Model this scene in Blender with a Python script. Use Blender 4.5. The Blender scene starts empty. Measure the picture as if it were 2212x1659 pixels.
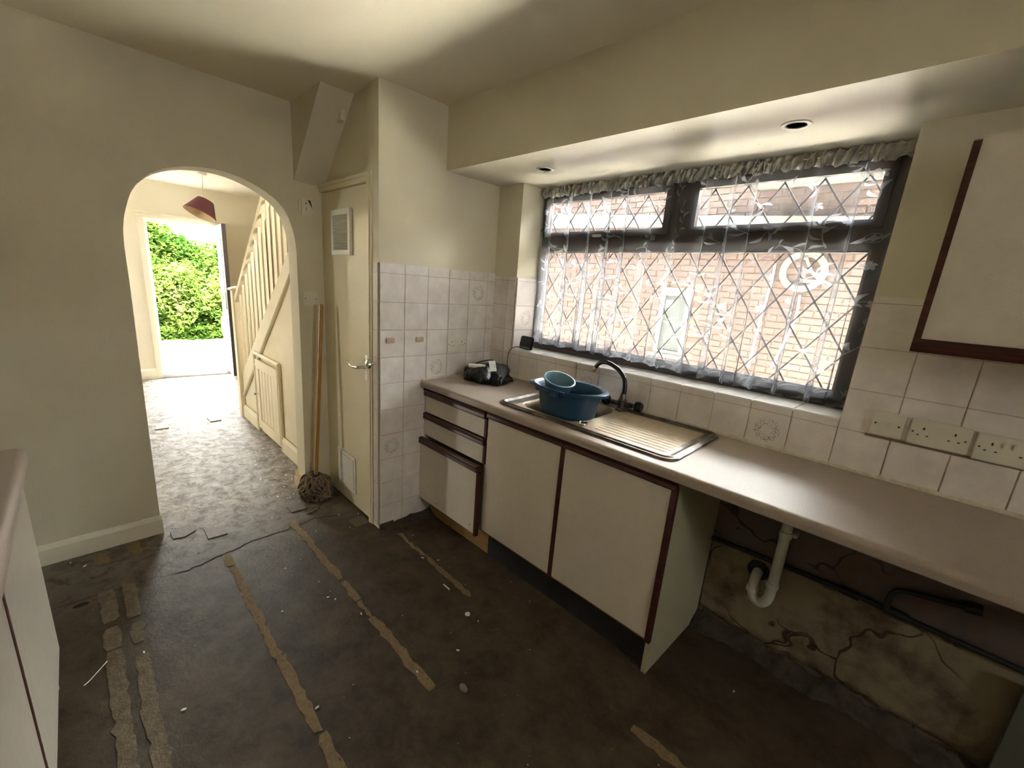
import bpy, bmesh, math, random
from mathutils import Vector, Matrix
import numpy as np
random.seed(7); rng = np.random.default_rng(7)
PI = math.pi; sin = math.sin; cos = math.cos
S = bpy.context.scene; C = bpy.context.scene.collection

# ---------------- camera ----------------
cam_d = bpy.data.cameras.new('camera'); cam = bpy.data.objects.new('camera', cam_d); C.objects.link(cam)
Rv = Vector((0.69264, 0.71758, 0.07301)); Uv = Vector((-0.22997, 0.12377, 0.96529)); Fv = Vector((-0.68364, 0.68539, -0.25075))
cam.matrix_world = Matrix(((Rv.x, Uv.x, -Fv.x, 2.15546), (Rv.y, Uv.y, -Fv.y, -1.15337), (Rv.z, Uv.z, -Fv.z, 1.47804), (0, 0, 0, 1)))
cam_d.sensor_width = 36; cam_d.lens = 937.822 / 2212 * 36
cam_d.shift_x = 11.35 / 2212; cam_d.shift_y = 32.716 / 2212
cam_d.clip_start = 0.02; cam_d.clip_end = 300
S.camera = cam

# ---------------- world, sun, exposure ----------------
w = bpy.data.worlds.new('world'); S.world = w; w.use_nodes = True
bg = w.node_tree.nodes['Background']
bg.inputs['Color'].default_value = (1.0, 0.99, 0.95, 1); bg.inputs['Strength'].default_value = 1.7
sun_d = bpy.data.lights.new('sun', 'SUN'); sun = bpy.data.objects.new('sun', sun_d); C.objects.link(sun)
sun_d.energy = 11.0; sun_d.angle = math.radians(4); sun_d.color = (1, 0.94, 0.82)
sun.rotation_euler = Vector((-0.62, 0.04, -0.78)).to_track_quat('-Z', 'Y').to_euler()
S.view_settings.view_transform = 'Standard'; S.view_settings.look = 'None'
S.view_settings.exposure = 5.3; S.view_settings.gamma = 1.0; S.view_settings.use_curve_mapping = False
S.cycles.max_bounces = 14; S.cycles.diffuse_bounces = 8; S.cycles.glossy_bounces = 4
S.cycles.transmission_bounces = 6; S.cycles.transparent_max_bounces = 24
S.cycles.sample_clamp_indirect = 6; S.cycles.caustics_reflective = False; S.cycles.caustics_refractive = False

def portal(loc, rot, sx, sy):
    l = bpy.data.lights.new('sky_portal', 'AREA'); l.shape = 'RECTANGLE'; l.size = sx; l.size_y = sy
    l.cycles.is_portal = True
    o = bpy.data.objects.new('sky_portal', l); C.objects.link(o); o.location = loc; o.rotation_euler = rot
portal((1.06, 1.12, 1.6), (-PI/2, 0, 0), 1.75, 1.0)          # kitchen window (faces -y)
portal((-4.93, -0.06, 1.0), (0, -PI/2, 0), 2.0, 0.8)         # front door (faces +x)
portal((5.75, -0.575, 1.81), (0, PI/2, 0), .42, .45)            # added fill window behind the camera (faces -x)

portal((-3.975, -3.75, 1.5), (PI/2, 0, 0), .65, .8)            # unseen hall window added to light the stairs (faces +y)
# ---------------- helpers ----------------
def B(): return bmesh.new()
def box(bm, x0, x1, y0, y1, z0, z1, bev=0):
    vs = [bm.verts.new((x, y, z)) for x in (x0, x1) for y in (y0, y1) for z in (z0, z1)]
    fs = [(0,1,3,2), (4,6,7,5), (0,4,5,1), (2,3,7,6), (0,2,6,4), (1,5,7,3)]
    faces = [bm.faces.new([vs[i] for i in f]) for f in fs]
    if bev:
        es = {e for f in faces for e in f.edges}
        bmesh.ops.bevel(bm, geom=list(es), offset=bev, segments=2, affect='EDGES', clamp_overlap=True)
    return bm
def bx(*a, **k): return box(B(), *a, **k)
def frame_of(d):
    d = Vector(d).normalized(); a = Vector((0,0,1)) if abs(d.z) < 0.9 else Vector((1,0,0))
    s = d.cross(a).normalized(); return s, s.cross(d)
def tube(bm, pts, r, n=12, caps=True):
    pts = [Vector(p) for p in pts]; rs = r if isinstance(r, (list, tuple)) else [r]*len(pts)
    prev = None; s = None
    for i, p in enumerate(pts):
        d = (pts[min(i+1, len(pts)-1)] - pts[max(i-1, 0)]).normalized()
        if s is None: s, t = frame_of(d)
        else:
            s = (s - d*s.dot(d)).normalized(); t = s.cross(d)
        ring = [bm.verts.new(p + rs[i]*(cos(2*PI*k/n)*s + sin(2*PI*k/n)*t)) for k in range(n)]
        if prev:
            for k in range(n): bm.faces.new((prev[k], prev[(k+1)%n], ring[(k+1)%n], ring[k]))
        elif caps: bm.faces.new(ring)
        prev = ring
    if caps: bm.faces.new(prev[::-1])
    return bm
def lathe(bm, prof, c=(0,0,0), n=32, axis='z', sx=1, sy=1):
    rings = []
    for r, h in prof:
        ring = []
        for k in range(n):
            a = 2*PI*k/n; u, v = r*cos(a)*sx, r*sin(a)*sy
            p = (u, v, h) if axis == 'z' else ((h, u, v) if axis == 'x' else (u, h, v))
            ring.append(bm.verts.new(Vector(c) + Vector(p)))
        rings.append(ring)
    for a, b in zip(rings, rings[1:]):
        for k in range(n): bm.faces.new((a[k], a[(k+1)%n], b[(k+1)%n], b[k]))
    if prof[0][0] > 1e-6: bm.faces.new(rings[0][::-1])
    if prof[-1][0] > 1e-6: bm.faces.new(rings[-1])
    return bm
def prism(bm, poly, a0, a1, plane='xy'):
    f = {'xy': lambda u, v, w: (u, v, w), 'xz': lambda u, v, w: (u, w, v), 'yz': lambda u, v, w: (w, u, v)}[plane]
    lo = [bm.verts.new(f(u, v, a0)) for u, v in poly]; hi = [bm.verts.new(f(u, v, a1)) for u, v in poly]
    n = len(poly)
    for i in range(n): bm.faces.new((lo[i], lo[(i+1)%n], hi[(i+1)%n], hi[i]))
    bm.faces.new(lo[::-1]); bm.faces.new(hi)
    return bm
def sphere(bm, c, r, sub=2, sc=(1,1,1)):
    g = bmesh.ops.create_icosphere(bm, subdivisions=sub, radius=1)
    for v in g['verts']: v.co = Vector((c[0]+v.co.x*r*sc[0], c[1]+v.co.y*r*sc[1], c[2]+v.co.z*r*sc[2]))
    return bm
def plate(outline, holes, thick, plane):
    """flat plate with holes; outline in (u, v); returns a bmesh spanning 0..thick along the third axis"""
    cu = bpy.data.curves.new('c', 'CURVE'); cu.dimensions = '2D'; cu.fill_mode = 'BOTH'; cu.extrude = thick/2
    for lp in [outline] + holes:
        sp = cu.splines.new('POLY'); sp.points.add(len(lp)-1)
        for p, q in zip(sp.points, lp): p.co = (q[0], q[1], 0, 1)
        sp.use_cyclic_u = True
    o = bpy.data.objects.new('t', cu); C.objects.link(o)
    dg = bpy.context.evaluated_depsgraph_get(); me = bpy.data.meshes.new_from_object(o.evaluated_get(dg))
    bm = B(); bm.from_mesh(me); bpy.data.objects.remove(o); bpy.data.curves.remove(cu); bpy.data.meshes.remove(me)
    bmesh.ops.remove_doubles(bm, verts=bm.verts, dist=1e-5)
    for v in bm.verts:
        u, vv, t = v.co.x, v.co.y, v.co.z + thick/2
        v.co = {'xy': (u, vv, t), 'xz': (u, t, vv), 'yz': (t, u, vv)}[plane]
    return bm
def mworld(o):
    m = o.matrix_basis.copy()
    while o.parent: o = o.parent; m = o.matrix_basis @ m
    return m
def obj(name, bm, m, parent=None, smooth=False, world=True, loc=None):
    bmesh.ops.recalc_face_normals(bm, faces=bm.faces)
    me = bpy.data.meshes.new(name); bm.to_mesh(me); bm.free()
    for x in (m if isinstance(m, (list, tuple)) else [m]): me.materials.append(x)
    me.polygons.foreach_set('use_smooth', [bool(smooth)]*len(me.polygons))
    if smooth:
        if smooth != 2: me.set_sharp_from_angle(angle=math.radians(40))
    o = bpy.data.objects.new(name, me); C.objects.link(o)
    if parent is not None:
        if world: me.transform(mworld(parent).inverted())
        o.parent = parent
    if loc is not None: o.location = loc
    return o
def tag(o, label=None, cat=None, group=None, kind=None):
    if label: o['label'] = label
    if cat: o['category'] = cat
    if group: o['group'] = group
    if kind: o['kind'] = kind
    return o
def thing(name, label, cat, loc=(0,0,0), rz=0, group=None):
    o = bpy.data.objects.new(name, None); C.objects.link(o); o.empty_display_size = 0.05
    o.location = loc; o.rotation_euler = (0, 0, rz)
    return tag(o, label, cat, group)
def struct(name, bm, m, smooth=False, label=None):
    o = obj(name, bm, m, smooth=smooth); o['kind'] = 'structure'
    if label: o['label'] = label
    return o
def inst(src, parent, loc, rot=None, name=None):
    c = src.copy(); C.objects.link(c); c.parent = parent; c.location = loc
    if rot: c.rotation_euler = rot
    return c

# ---------------- materials ----------------
def mat(name, col, rough=0.5, var=0.0, vs=5.0, bump=0.0, bs=60.0, metal=0.0, spec=0.5, col2=None, thr=None, coat=0.0, detail=6, rvar=0.0, stretch=None):
    m = bpy.data.materials.new(name); m.use_nodes = True
    nt = m.node_tree; N = nt.nodes; L = nt.links; p = N['Principled BSDF']
    p.inputs['Base Color'].default_value = (*col, 1); p.inputs['Roughness'].default_value = rough
    p.inputs['Metallic'].default_value = metal; p.inputs['Specular IOR Level'].default_value = spec
    p.inputs['Coat Weight'].default_value = coat; p.inputs['Coat Roughness'].default_value = 0.08
    g = N.new('ShaderNodeNewGeometry'); src = g.outputs['Position']
    if stretch:
        mp = N.new('ShaderNodeMapping'); mp.inputs['Scale'].default_value = stretch; L.new(src, mp.inputs['Vector']); src = mp.outputs['Vector']
    if var or col2:
        n = N.new('ShaderNodeTexNoise'); n.inputs['Scale'].default_value = vs; n.inputs['Detail'].default_value = detail; n.inputs['Roughness'].default_value = 0.6
        L.new(src, n.inputs['Vector'])
        r = N.new('ShaderNodeValToRGB'); a, b = thr or (0.3, 0.7)
        r.color_ramp.elements[0].position = a; r.color_ramp.elements[1].position = b
        c2 = col2 or tuple(min(1, c*(1+var)) for c in col); c1 = col if col2 else tuple(c*(1-var) for c in col)
        r.color_ramp.elements[0].color = (*c1, 1); r.color_ramp.elements[1].color = (*c2, 1)
        L.new(n.outputs['Fac'], r.inputs['Fac']); L.new(r.outputs['Color'], p.inputs['Base Color'])
        if rvar:
            mr = N.new('ShaderNodeMapRange'); mr.inputs['From Min'].default_value = 0.3; mr.inputs['From Max'].default_value = 0.7
            mr.inputs['To Min'].default_value = rough - rvar; mr.inputs['To Max'].default_value = rough + rvar
            L.new(n.outputs['Fac'], mr.inputs['Value']); L.new(mr.outputs['Result'], p.inputs['Roughness'])
    if bump:
        n2 = N.new('ShaderNodeTexNoise'); n2.inputs['Scale'].default_value = bs; n2.inputs['Detail'].default_value = 5
        L.new(src, n2.inputs['Vector'])
        b = N.new('ShaderNodeBump'); b.inputs['Strength'].default_value = bump; b.inputs['Distance'].default_value = 0.01
        L.new(n2.outputs['Fac'], b.inputs['Height']); L.new(b.outputs['Normal'], p.inputs['Normal'])
    return m
M = {}
M['wall'] = mat('cream_paint', (0.64, 0.59, 0.455), 0.75, 0.05, 1.6, 0.10, 90)
M['ceil'] = mat('ceiling_paint', (0.76, 0.715, 0.58), 0.8, 0.04, 1.2, 0.08, 60)
M['soffit'] = mat('gloss_soffit_paint', (0.64, 0.60, 0.49), 0.24, 0.06, 3.0, 0.02, 20)
M['hallwall'] = mat('hall_paint', (0.70, 0.66, 0.54), 0.75, 0.03, 1.5, 0.06, 90)
M['gloss'] = mat('cream_gloss_paint', (0.66, 0.60, 0.43), 0.16, 0.06, 2.0, 0.015, 25)
M['trim'] = mat('white_gloss_trim', (0.74, 0.70, 0.58), 0.3, 0.05, 8.0, 0.05, 60)
M['stair'] = mat('stair_cream_paint', (0.74, 0.67, 0.50), 0.42, 0.05, 5.0, 0.03, 60)
M['tile'] = mat('pinkish_tile_glaze', (0.66, 0.605, 0.575), 0.14, col2=(0.80, 0.755, 0.73), vs=9, thr=(0.35, 0.68), bump=0.02, bs=12)
M['tile_wht'] = mat('white_tile_glaze', (0.54, 0.51, 0.45), 0.05, 0.05, 9)
M['tile_sill'] = mat('sill_tile_glaze', (0.80, 0.79, 0.77), 0.12, 0.04, 9)
M['grout'] = mat('grout', (0.40, 0.32, 0.26), 0.9, 0.15, 40)
M['laminate'] = mat('door_laminate', (0.62, 0.565, 0.485), 0.35, 0.03, 30, 0.12, 260)
M['carcass'] = mat('carcass_cream', (0.40, 0.375, 0.255), 0.45, 0.05, 6, 0.02, 60)
M['wood'] = mat('dark_mahogany', (0.035, 0.009, 0.006), 0.32, col2=(0.085, 0.022, 0.014), vs=30, thr=(0.35, 0.7), stretch=(0.3, 4, 4), bump=0.05, bs=80)
M['worktop'] = mat('worktop_laminate', (0.335, 0.275, 0.235), 0.44, 0.10, 240, 0.02, 40, spec=0.35)
M['tanboard'] = mat('raw_tan_board', (0.30, 0.17, 0.055), 0.7, 0.25, 18, 0.1, 90)
M['black'] = mat('black_plinth', (0.014, 0.013, 0.013), 0.6, 0.4, 12)
M['frame'] = mat('brown_window_frame', (0.060, 0.042, 0.038), 0.35, 0.15, 20)
M['lead'] = mat('lead_strip', (0.16, 0.15, 0.15), 0.5, 0.1, 40)
M['steel'] = mat('tarnished_steel', (0.075, 0.058, 0.048), 0.36, col2=(0.26, 0.22, 0.19), vs=11, thr=(0.38, 0.72), metal=0.75)
M['drain'] = mat('limescaled_steel', (0.36, 0.27, 0.165), 0.45, col2=(0.49, 0.40, 0.275), vs=26, thr=(0.35, 0.7), metal=0.25, stretch=(1, 5, 1))
M['bowl'] = mat('stained_bowl', (0.15, 0.11, 0.07), 0.4, 0.3, 10, metal=0.4)
M['chrome'] = mat('chrome', (0.70, 0.69, 0.66), 0.12, metal=1.0)
M['brass'] = mat('worn_brass', (0.45, 0.33, 0.16), 0.35, 0.3, 60, metal=1.0)
M['plastblack'] = mat('black_plastic', (0.016, 0.015, 0.016), 0.25)
M['bag'] = mat('black_bag', (0.012, 0.012, 0.013), 0.34, bump=0.9, bs=34)
M['blue'] = mat('blue_bucket_plastic', (0.004, 0.042, 0.10), 0.42, 0.08, 12)
M['teal'] = mat('teal_cup_plastic', (0.12, 0.21, 0.245), 0.4, 0.05, 12)
M['white'] = mat('white_plastic', (0.66, 0.63, 0.53), 0.3, 0.03, 10)
M['whitepipe'] = mat('white_pipe', (0.62, 0.63, 0.56), 0.35, 0.12, 10)
M['slot'] = mat('dark_slot', (0.01, 0.008, 0.008), 0.8)
M['paper'] = mat('paper', (0.82, 0.80, 0.76), 0.7, 0.03, 20)
M['handle'] = mat('varnished_handle', (0.36, 0.19, 0.05), 0.35, 0.2, 20, stretch=(8, 8, 0.6))
M['yarn'] = mat('mop_yarn', (0.19, 0.14, 0.085), 0.9, 0.55, 16)
M['navy'] = mat('blue_socket', (0.01, 0.03, 0.14), 0.4)
M['shade'] = mat('burgundy_shade', (0.125, 0.036, 0.045), 0.75, 0.1, 60, 0.1, 300)
M['shadein'] = mat('shade_lining', (0.55, 0.40, 0.26), 0.8)
M['pad'] = mat('tan_pad', (0.50, 0.36, 0.24), 0.8, 0.12, 80)
M['hinge'] = mat('rusty_hinge', (0.10, 0.06, 0.03), 0.6, 0.3, 80)
M['plaster_low'] = mat('bare_plaster', (0.25, 0.205, 0.12), 0.9, col2=(0.085, 0.055, 0.03), vs=5.5, thr=(0.46, 0.66), bump=0.9, bs=22, detail=10)
M['mortar'] = mat('grey_mortar', (0.06, 0.048, 0.033), 0.95, 0.4, 20, 1.0, 40)
M['under'] = mat('grimy_wall', (0.125, 0.10, 0.085), 0.9, col2=(0.11, 0.065, 0.04), vs=6, thr=(0.45, 0.7), bump=0.4, bs=40, detail=9)
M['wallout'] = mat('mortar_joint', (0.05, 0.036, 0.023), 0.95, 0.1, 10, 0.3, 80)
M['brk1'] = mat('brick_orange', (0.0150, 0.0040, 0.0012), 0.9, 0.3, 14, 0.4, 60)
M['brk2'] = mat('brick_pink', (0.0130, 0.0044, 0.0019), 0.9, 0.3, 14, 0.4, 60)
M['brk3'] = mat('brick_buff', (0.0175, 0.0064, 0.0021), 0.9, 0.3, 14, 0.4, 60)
M['upvc'] = mat('white_upvc', (0.62, 0.63, 0.64), 0.25)
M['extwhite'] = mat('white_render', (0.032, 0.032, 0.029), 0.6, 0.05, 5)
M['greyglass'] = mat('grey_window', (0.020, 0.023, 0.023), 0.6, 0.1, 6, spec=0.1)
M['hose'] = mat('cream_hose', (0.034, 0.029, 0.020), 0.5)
M['cable'] = mat('white_cable', (0.13, 0.13, 0.13), 0.4)
M['bark'] = mat('bark', (0.26, 0.20, 0.14), 0.9, 0.3, 30, 0.5, 40)
M['red'] = mat('barrier_orange', (0.75, 0.09, 0.03), 0.4)
M['timber'] = mat('broken_timber', (0.60, 0.46, 0.30), 0.8, 0.25, 30, 0.3, 80, stretch=(1, 1, 8))
M['strip'] = mat('adhesive_strip_sand', (0.205, 0.145, 0.075), 0.85, 0.28, 70, 0.5, 160, detail=8)
M['strip2'] = mat('adhesive_strip_grey', (0.155, 0.120, 0.075), 0.85, col2=(0.085, 0.062, 0.038), vs=30, thr=(0.35, 0.68), bump=0.5, bs=120, detail=10)
M['patch'] = mat('old_floor_tile', (0.105, 0.08, 0.06), 0.6, 0.25, 60, 0.3, 120)
M['patchlight'] = mat('cream_floor_tile', (0.40, 0.32, 0.22), 0.6, 0.2, 60, 0.3, 120)
M['crack'] = mat('crack_dark', (0.012, 0.009, 0.006), 1.0)
M['chip'] = mat('white_chip', (0.74, 0.71, 0.64), 0.8)
M['scrap'] = mat('brown_scrap', (0.10, 0.06, 0.035), 0.8, 0.3, 60)
M['road'] = mat('pale_concrete', (0.20, 0.20, 0.195), 0.85, 0.08, 1.5, 0.2, 30)
M['drive'] = mat('drive_slabs', (0.62, 0.60, 0.56), 0.85, 0.08, 1.5, 0.2, 30)
M['grass'] = mat('grass_verge', (0.025, 0.055, 0.008), 0.9, 0.3, 8, 0.5, 50)

# tiles with a floral wreath printed in the middle (object coordinates; tile mesh is centred)
def wreath():
    m = mat('wreath_tile_glaze', (0.64, 0.58, 0.56), 0.14)
    nt = m.node_tree; N = nt.nodes; L = nt.links; p = N['Principled BSDF']
    tc = N.new('ShaderNodeTexCoord'); 
    ln = N.new('ShaderNodeVectorMath'); ln.operation = 'LENGTH'; 
    mp = N.new('ShaderNodeMapping'); mp.inputs['Scale'].default_value = (1, 1, 1); L.new(tc.outputs['Object'], mp.inputs['Vector']); L.new(mp.outputs['Vector'], ln.inputs[0])
    r = N.new('ShaderNodeValToRGB'); e = r.color_ramp.elements; e[0].position = 0.018; e[0].color = (0,0,0,1); e[1].position = 0.026; e[1].color = (1,1,1,1)
    x = e.new(0.044); x.color = (1,1,1,1); y = e.new(0.052); y.color = (0,0,0,1)
    L.new(ln.outputs['Value'], r.inputs['Fac'])
    v = N.new('ShaderNodeTexVoronoi'); v.feature = 'DISTANCE_TO_EDGE'; v.inputs['Scale'].default_value = 85; L.new(tc.outputs['Object'], v.inputs['Vector'])
    n = N.new('ShaderNodeTexNoise'); n.inputs['Scale'].default_value = 60; n.inputs['Distortion'].default_value = 2.5; L.new(tc.outputs['Object'], n.inputs['Vector'])
    r2 = N.new('ShaderNodeValToRGB'); r2.color_ramp.elements[0].position = 0.06; r2.color_ramp.elements[0].color = (1,1,1,1); r2.color_ramp.elements[1].position = 0.12; r2.color_ramp.elements[1].color = (0,0,0,1)
    L.new(v.outputs['Distance'], r2.inputs['Fac'])
    r3 = N.new('ShaderNodeValToRGB'); r3.color_ramp.elements[0].position = 0.42; r3.color_ramp.elements[1].position = 0.5; L.new(n.outputs['Fac'], r3.inputs['Fac'])
    a = N.new('ShaderNodeMath'); a.operation = 'MULTIPLY'; L.new(r2.outputs['Color'], a.inputs[0]); L.new(r3.outputs['Color'], a.inputs[1])
    b = N.new('ShaderNodeMath'); b.operation = 'MULTIPLY'; L.new(a.outputs[0], b.inputs[0]); L.new(r.outputs['Color'], b.inputs[1])
    mx = N.new('ShaderNodeMix'); mx.data_type = 'RGBA'; mx.inputs['A'].default_value = (0.74, 0.69, 0.66, 1); mx.inputs['B'].default_value = (0.27, 0.25, 0.24, 1)
    L.new(b.outputs[0], mx.inputs['Factor']); L.new(mx.outputs['Result'], p.inputs['Base Color'])
    return m
M['wreath'] = wreath()

def floor_mat():
    m = bpy.data.materials.new('worn_floor'); m.use_nodes = True; nt = m.node_tree; N = nt.nodes; L = nt.links; p = N['Principled BSDF']
    g = N.new('ShaderNodeNewGeometry')
    def noise(s, d=8, r=0.6, dist=0.0):
        n = N.new('ShaderNodeTexNoise'); n.inputs['Scale'].default_value = s; n.inputs['Detail'].default_value = d
        n.inputs['Roughness'].default_value = r; n.inputs['Distortion'].default_value = dist; L.new(g.outputs['Position'], n.inputs['Vector']); return n
    def ramp(src, a, ca, b, cb):
        r = N.new('ShaderNodeValToRGB'); e = r.color_ramp.elements; e[0].position = a; e[0].color = (*ca, 1); e[1].position = b; e[1].color = (*cb, 1)
        L.new(src, r.inputs['Fac']); return r
    def mix(f, a, b):
        x = N.new('ShaderNodeMix'); x.data_type = 'RGBA'; L.new(f, x.inputs['Factor']); L.new(a, x.inputs['A']); L.new(b, x.inputs['B']); return x
    n1 = noise(2.2); n2 = noise(14, 10, 0.7, 0.6); n3 = noise(55, 6, 0.7)
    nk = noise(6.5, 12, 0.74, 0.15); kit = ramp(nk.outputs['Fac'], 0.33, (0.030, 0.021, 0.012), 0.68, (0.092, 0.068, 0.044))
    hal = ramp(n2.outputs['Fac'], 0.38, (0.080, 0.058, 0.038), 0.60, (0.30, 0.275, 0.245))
    sx = N.new('ShaderNodeSeparateXYZ'); L.new(g.outputs['Position'], sx.inputs[0])
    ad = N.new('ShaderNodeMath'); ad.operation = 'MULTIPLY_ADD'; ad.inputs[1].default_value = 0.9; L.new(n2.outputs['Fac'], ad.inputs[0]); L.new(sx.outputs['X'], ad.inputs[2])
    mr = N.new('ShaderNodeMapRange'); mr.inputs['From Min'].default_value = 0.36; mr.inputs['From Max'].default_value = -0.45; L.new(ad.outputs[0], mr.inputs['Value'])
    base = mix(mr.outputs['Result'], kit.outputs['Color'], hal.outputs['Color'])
    spk = ramp(n3.outputs['Fac'], 0.70, (0, 0, 0), 0.78, (0.25, 0.25, 0.25))
    wht = N.new('ShaderNodeRGB'); wht.outputs[0].default_value = (0.36, 0.31, 0.25, 1)
    b2 = mix(spk.outputs['Color'], base.outputs['Result'], wht.outputs[0])
    L.new(b2.outputs['Result'], p.inputs['Base Color'])
    mr2 = N.new('ShaderNodeMapRange'); mr2.inputs['From Min'].default_value = 0.3; mr2.inputs['From Max'].default_value = 0.7
    mr2.inputs['To Min'].default_value = 0.62; mr2.inputs['To Max'].default_value = 0.46; L.new(n2.outputs['Fac'], mr2.inputs['Value']); L.new(mr2.outputs['Result'], p.inputs['Roughness']); p.inputs['Specular IOR Level'].default_value = 0.2
    bp = N.new('ShaderNodeBump'); bp.inputs['Strength'].default_value = 0.35; bp.inputs['Distance'].default_value = 0.01
    L.new(n3.outputs['Fac'], bp.inputs['Height']); L.new(bp.outputs['Normal'], p.inputs['Normal'])
    return m
M['floor'] = floor_mat()
def add_cracks(m, scale, wid, dark):
    nt = m.node_tree; N = nt.nodes; L = nt.links; p = N['Principled BSDF']; g = N.new('ShaderNodeNewGeometry')
    n = N.new('ShaderNodeTexNoise'); n.inputs['Scale'].default_value = 6; L.new(g.outputs['Position'], n.inputs['Vector'])
    mx = N.new('ShaderNodeMix'); mx.data_type = 'VECTOR'; mx.inputs['Factor'].default_value = 0.22; L.new(g.outputs['Position'], mx.inputs['A']); L.new(n.outputs['Color'], mx.inputs['B'])
    v = N.new('ShaderNodeTexVoronoi'); v.feature = 'DISTANCE_TO_EDGE'; v.inputs['Scale'].default_value = scale; L.new(mx.outputs['Result'], v.inputs['Vector'])
    r = N.new('ShaderNodeValToRGB'); r.color_ramp.elements[0].position = wid; r.color_ramp.elements[0].color = (1,1,1,1); r.color_ramp.elements[1].position = wid*2.2; r.color_ramp.elements[1].color = (0,0,0,1)
    L.new(v.outputs['Distance'], r.inputs['Fac']); n2 = N.new('ShaderNodeTexNoise'); n2.inputs['Scale'].default_value = 3.1; L.new(g.outputs['Position'], n2.inputs['Vector'])
    r2 = N.new('ShaderNodeValToRGB'); r2.color_ramp.elements[0].position = .45; r2.color_ramp.elements[1].position = .56; L.new(n2.outputs['Fac'], r2.inputs['Fac'])
    mu = N.new('ShaderNodeMath'); mu.operation = 'MULTIPLY'; L.new(r.outputs['Color'], mu.inputs[0]); L.new(r2.outputs['Color'], mu.inputs[1])
    old = p.inputs['Base Color'].links[0].from_socket; c = N.new('ShaderNodeMix'); c.data_type = 'RGBA'; L.new(mu.outputs[0], c.inputs['Factor']); L.new(old, c.inputs['A']); c.inputs['B'].default_value = (*dark, 1); L.new(c.outputs['Result'], p.inputs['Base Color'])
add_cracks(M['plaster_low'], 4.5, 0.012, (0.05, 0.03, 0.015)); add_cracks(M['under'], 3.5, 0.010, (0.04, 0.025, 0.015))

def glass_mat():
    m = bpy.data.materials.new('window_glass'); m.use_nodes = True; nt = m.node_tree; N = nt.nodes; L = nt.links
    N.remove(N['Principled BSDF']); t = N.new('ShaderNodeBsdfTransparent'); t.inputs[0].default_value = (0.93, 0.95, 0.95, 1)
    g = N.new('ShaderNodeBsdfGlossy'); g.inputs['Roughness'].default_value = 0.02; f = N.new('ShaderNodeFresnel'); f.inputs[0].default_value = 1.45
    x = N.new('ShaderNodeMixShader'); L.new(f.outputs[0], x.inputs[0]); L.new(t.outputs[0], x.inputs[1]); L.new(g.outputs[0], x.inputs[2])
    L.new(x.outputs[0], N['Material Output'].inputs[0]); return m
M['glass'] = glass_mat()
def net_mat(name, base, edge, tint=(0.93, 0.94, 0.97), attr=None):
    m = bpy.data.materials.new(name); m.use_nodes = True; nt = m.node_tree; N = nt.nodes; L = nt.links
    N.remove(N['Principled BSDF']); t = N.new('ShaderNodeBsdfTransparent')
    d = N.new('ShaderNodeBsdfDiffuse'); d.inputs[0].default_value = (*tint, 1); tr = N.new('ShaderNodeBsdfTranslucent'); tr.inputs[0].default_value = (*tint, 1)
    a = N.new('ShaderNodeMixShader'); a.inputs[0].default_value = 0.6; L.new(d.outputs[0], a.inputs[1]); L.new(tr.outputs[0], a.inputs[2])
    lw = N.new('ShaderNodeLayerWeight'); lw.inputs[0].default_value = 0.5
    mr = N.new('ShaderNodeMapRange'); mr.inputs['From Min'].default_value = 0.1; mr.inputs['From Max'].default_value = 0.95; mr.inputs['To Min'].default_value = base; mr.inputs['To Max'].default_value = edge
    L.new(lw.outputs['Facing'], mr.inputs['Value']); f = mr.outputs['Result']
    if attr:
        at = N.new('ShaderNodeAttribute'); at.attribute_name = attr
        ad = N.new('ShaderNodeMath'); ad.operation = 'ADD'; ad.use_clamp = True; L.new(f, ad.inputs[0]); L.new(at.outputs['Fac'], ad.inputs[1]); f = ad.outputs[0]
    x = N.new('ShaderNodeMixShader'); L.new(f, x.inputs[0]); L.new(t.outputs[0], x.inputs[1]); L.new(a.outputs[0], x.inputs[2])
    L.new(x.outputs[0], N['Material Output'].inputs[0]); return m
M['net'] = net_mat('sheer_net', 0.12, 1.0, (0.33, 0.34, 0.37), attr='dens')
M['embro'] = net_mat('embroidery_thread', 0.6, 0.85, (0.42, 0.43, 0.46))
M['heading'] = net_mat('gathered_heading', 0.88, 0.98, (0.80, 0.79, 0.75))
def leaf_mat(name, c, c2):
    m = bpy.data.materials.new(name); m.use_nodes = True; nt = m.node_tree; N = nt.nodes; L = nt.links
    N.remove(N['Principled BSDF']); n = N.new('ShaderNodeTexNoise'); n.inputs['Scale'].default_value = 1.7
    g = N.new('ShaderNodeNewGeometry'); L.new(g.outputs['Position'], n.inputs['Vector'])
    r = N.new('ShaderNodeValToRGB'); r.color_ramp.elements[0].position = 0.35; r.color_ramp.elements[1].position = 0.65
    r.color_ramp.elements[0].color = (*c, 1); r.color_ramp.elements[1].color = (*c2, 1); L.new(n.outputs['Fac'], r.inputs['Fac'])
    d = N.new('ShaderNodeBsdfDiffuse'); t = N.new('ShaderNodeBsdfTranslucent'); L.new(r.outputs['Color'], d.inputs[0]); L.new(r.outputs['Color'], t.inputs[0])
    a = N.new('ShaderNodeMixShader'); a.inputs[0].default_value = 0.4; L.new(d.outputs[0], a.inputs[1]); L.new(t.outputs[0], a.inputs[2])
    L.new(a.outputs[0], N['Material Output'].inputs[0]); return m
M['leafA'] = leaf_mat('leaf_yellow_green', (0.013, 0.034, 0.005), (0.040, 0.060, 0.011))
M['leafB'] = leaf_mat('leaf_mid_green', (0.010, 0.027, 0.004), (0.030, 0.054, 0.009))

def rect(x0, x1, z0, z1): return [(x0, z0), (x1, z0), (x1, z1), (x0, z1)]
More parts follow.
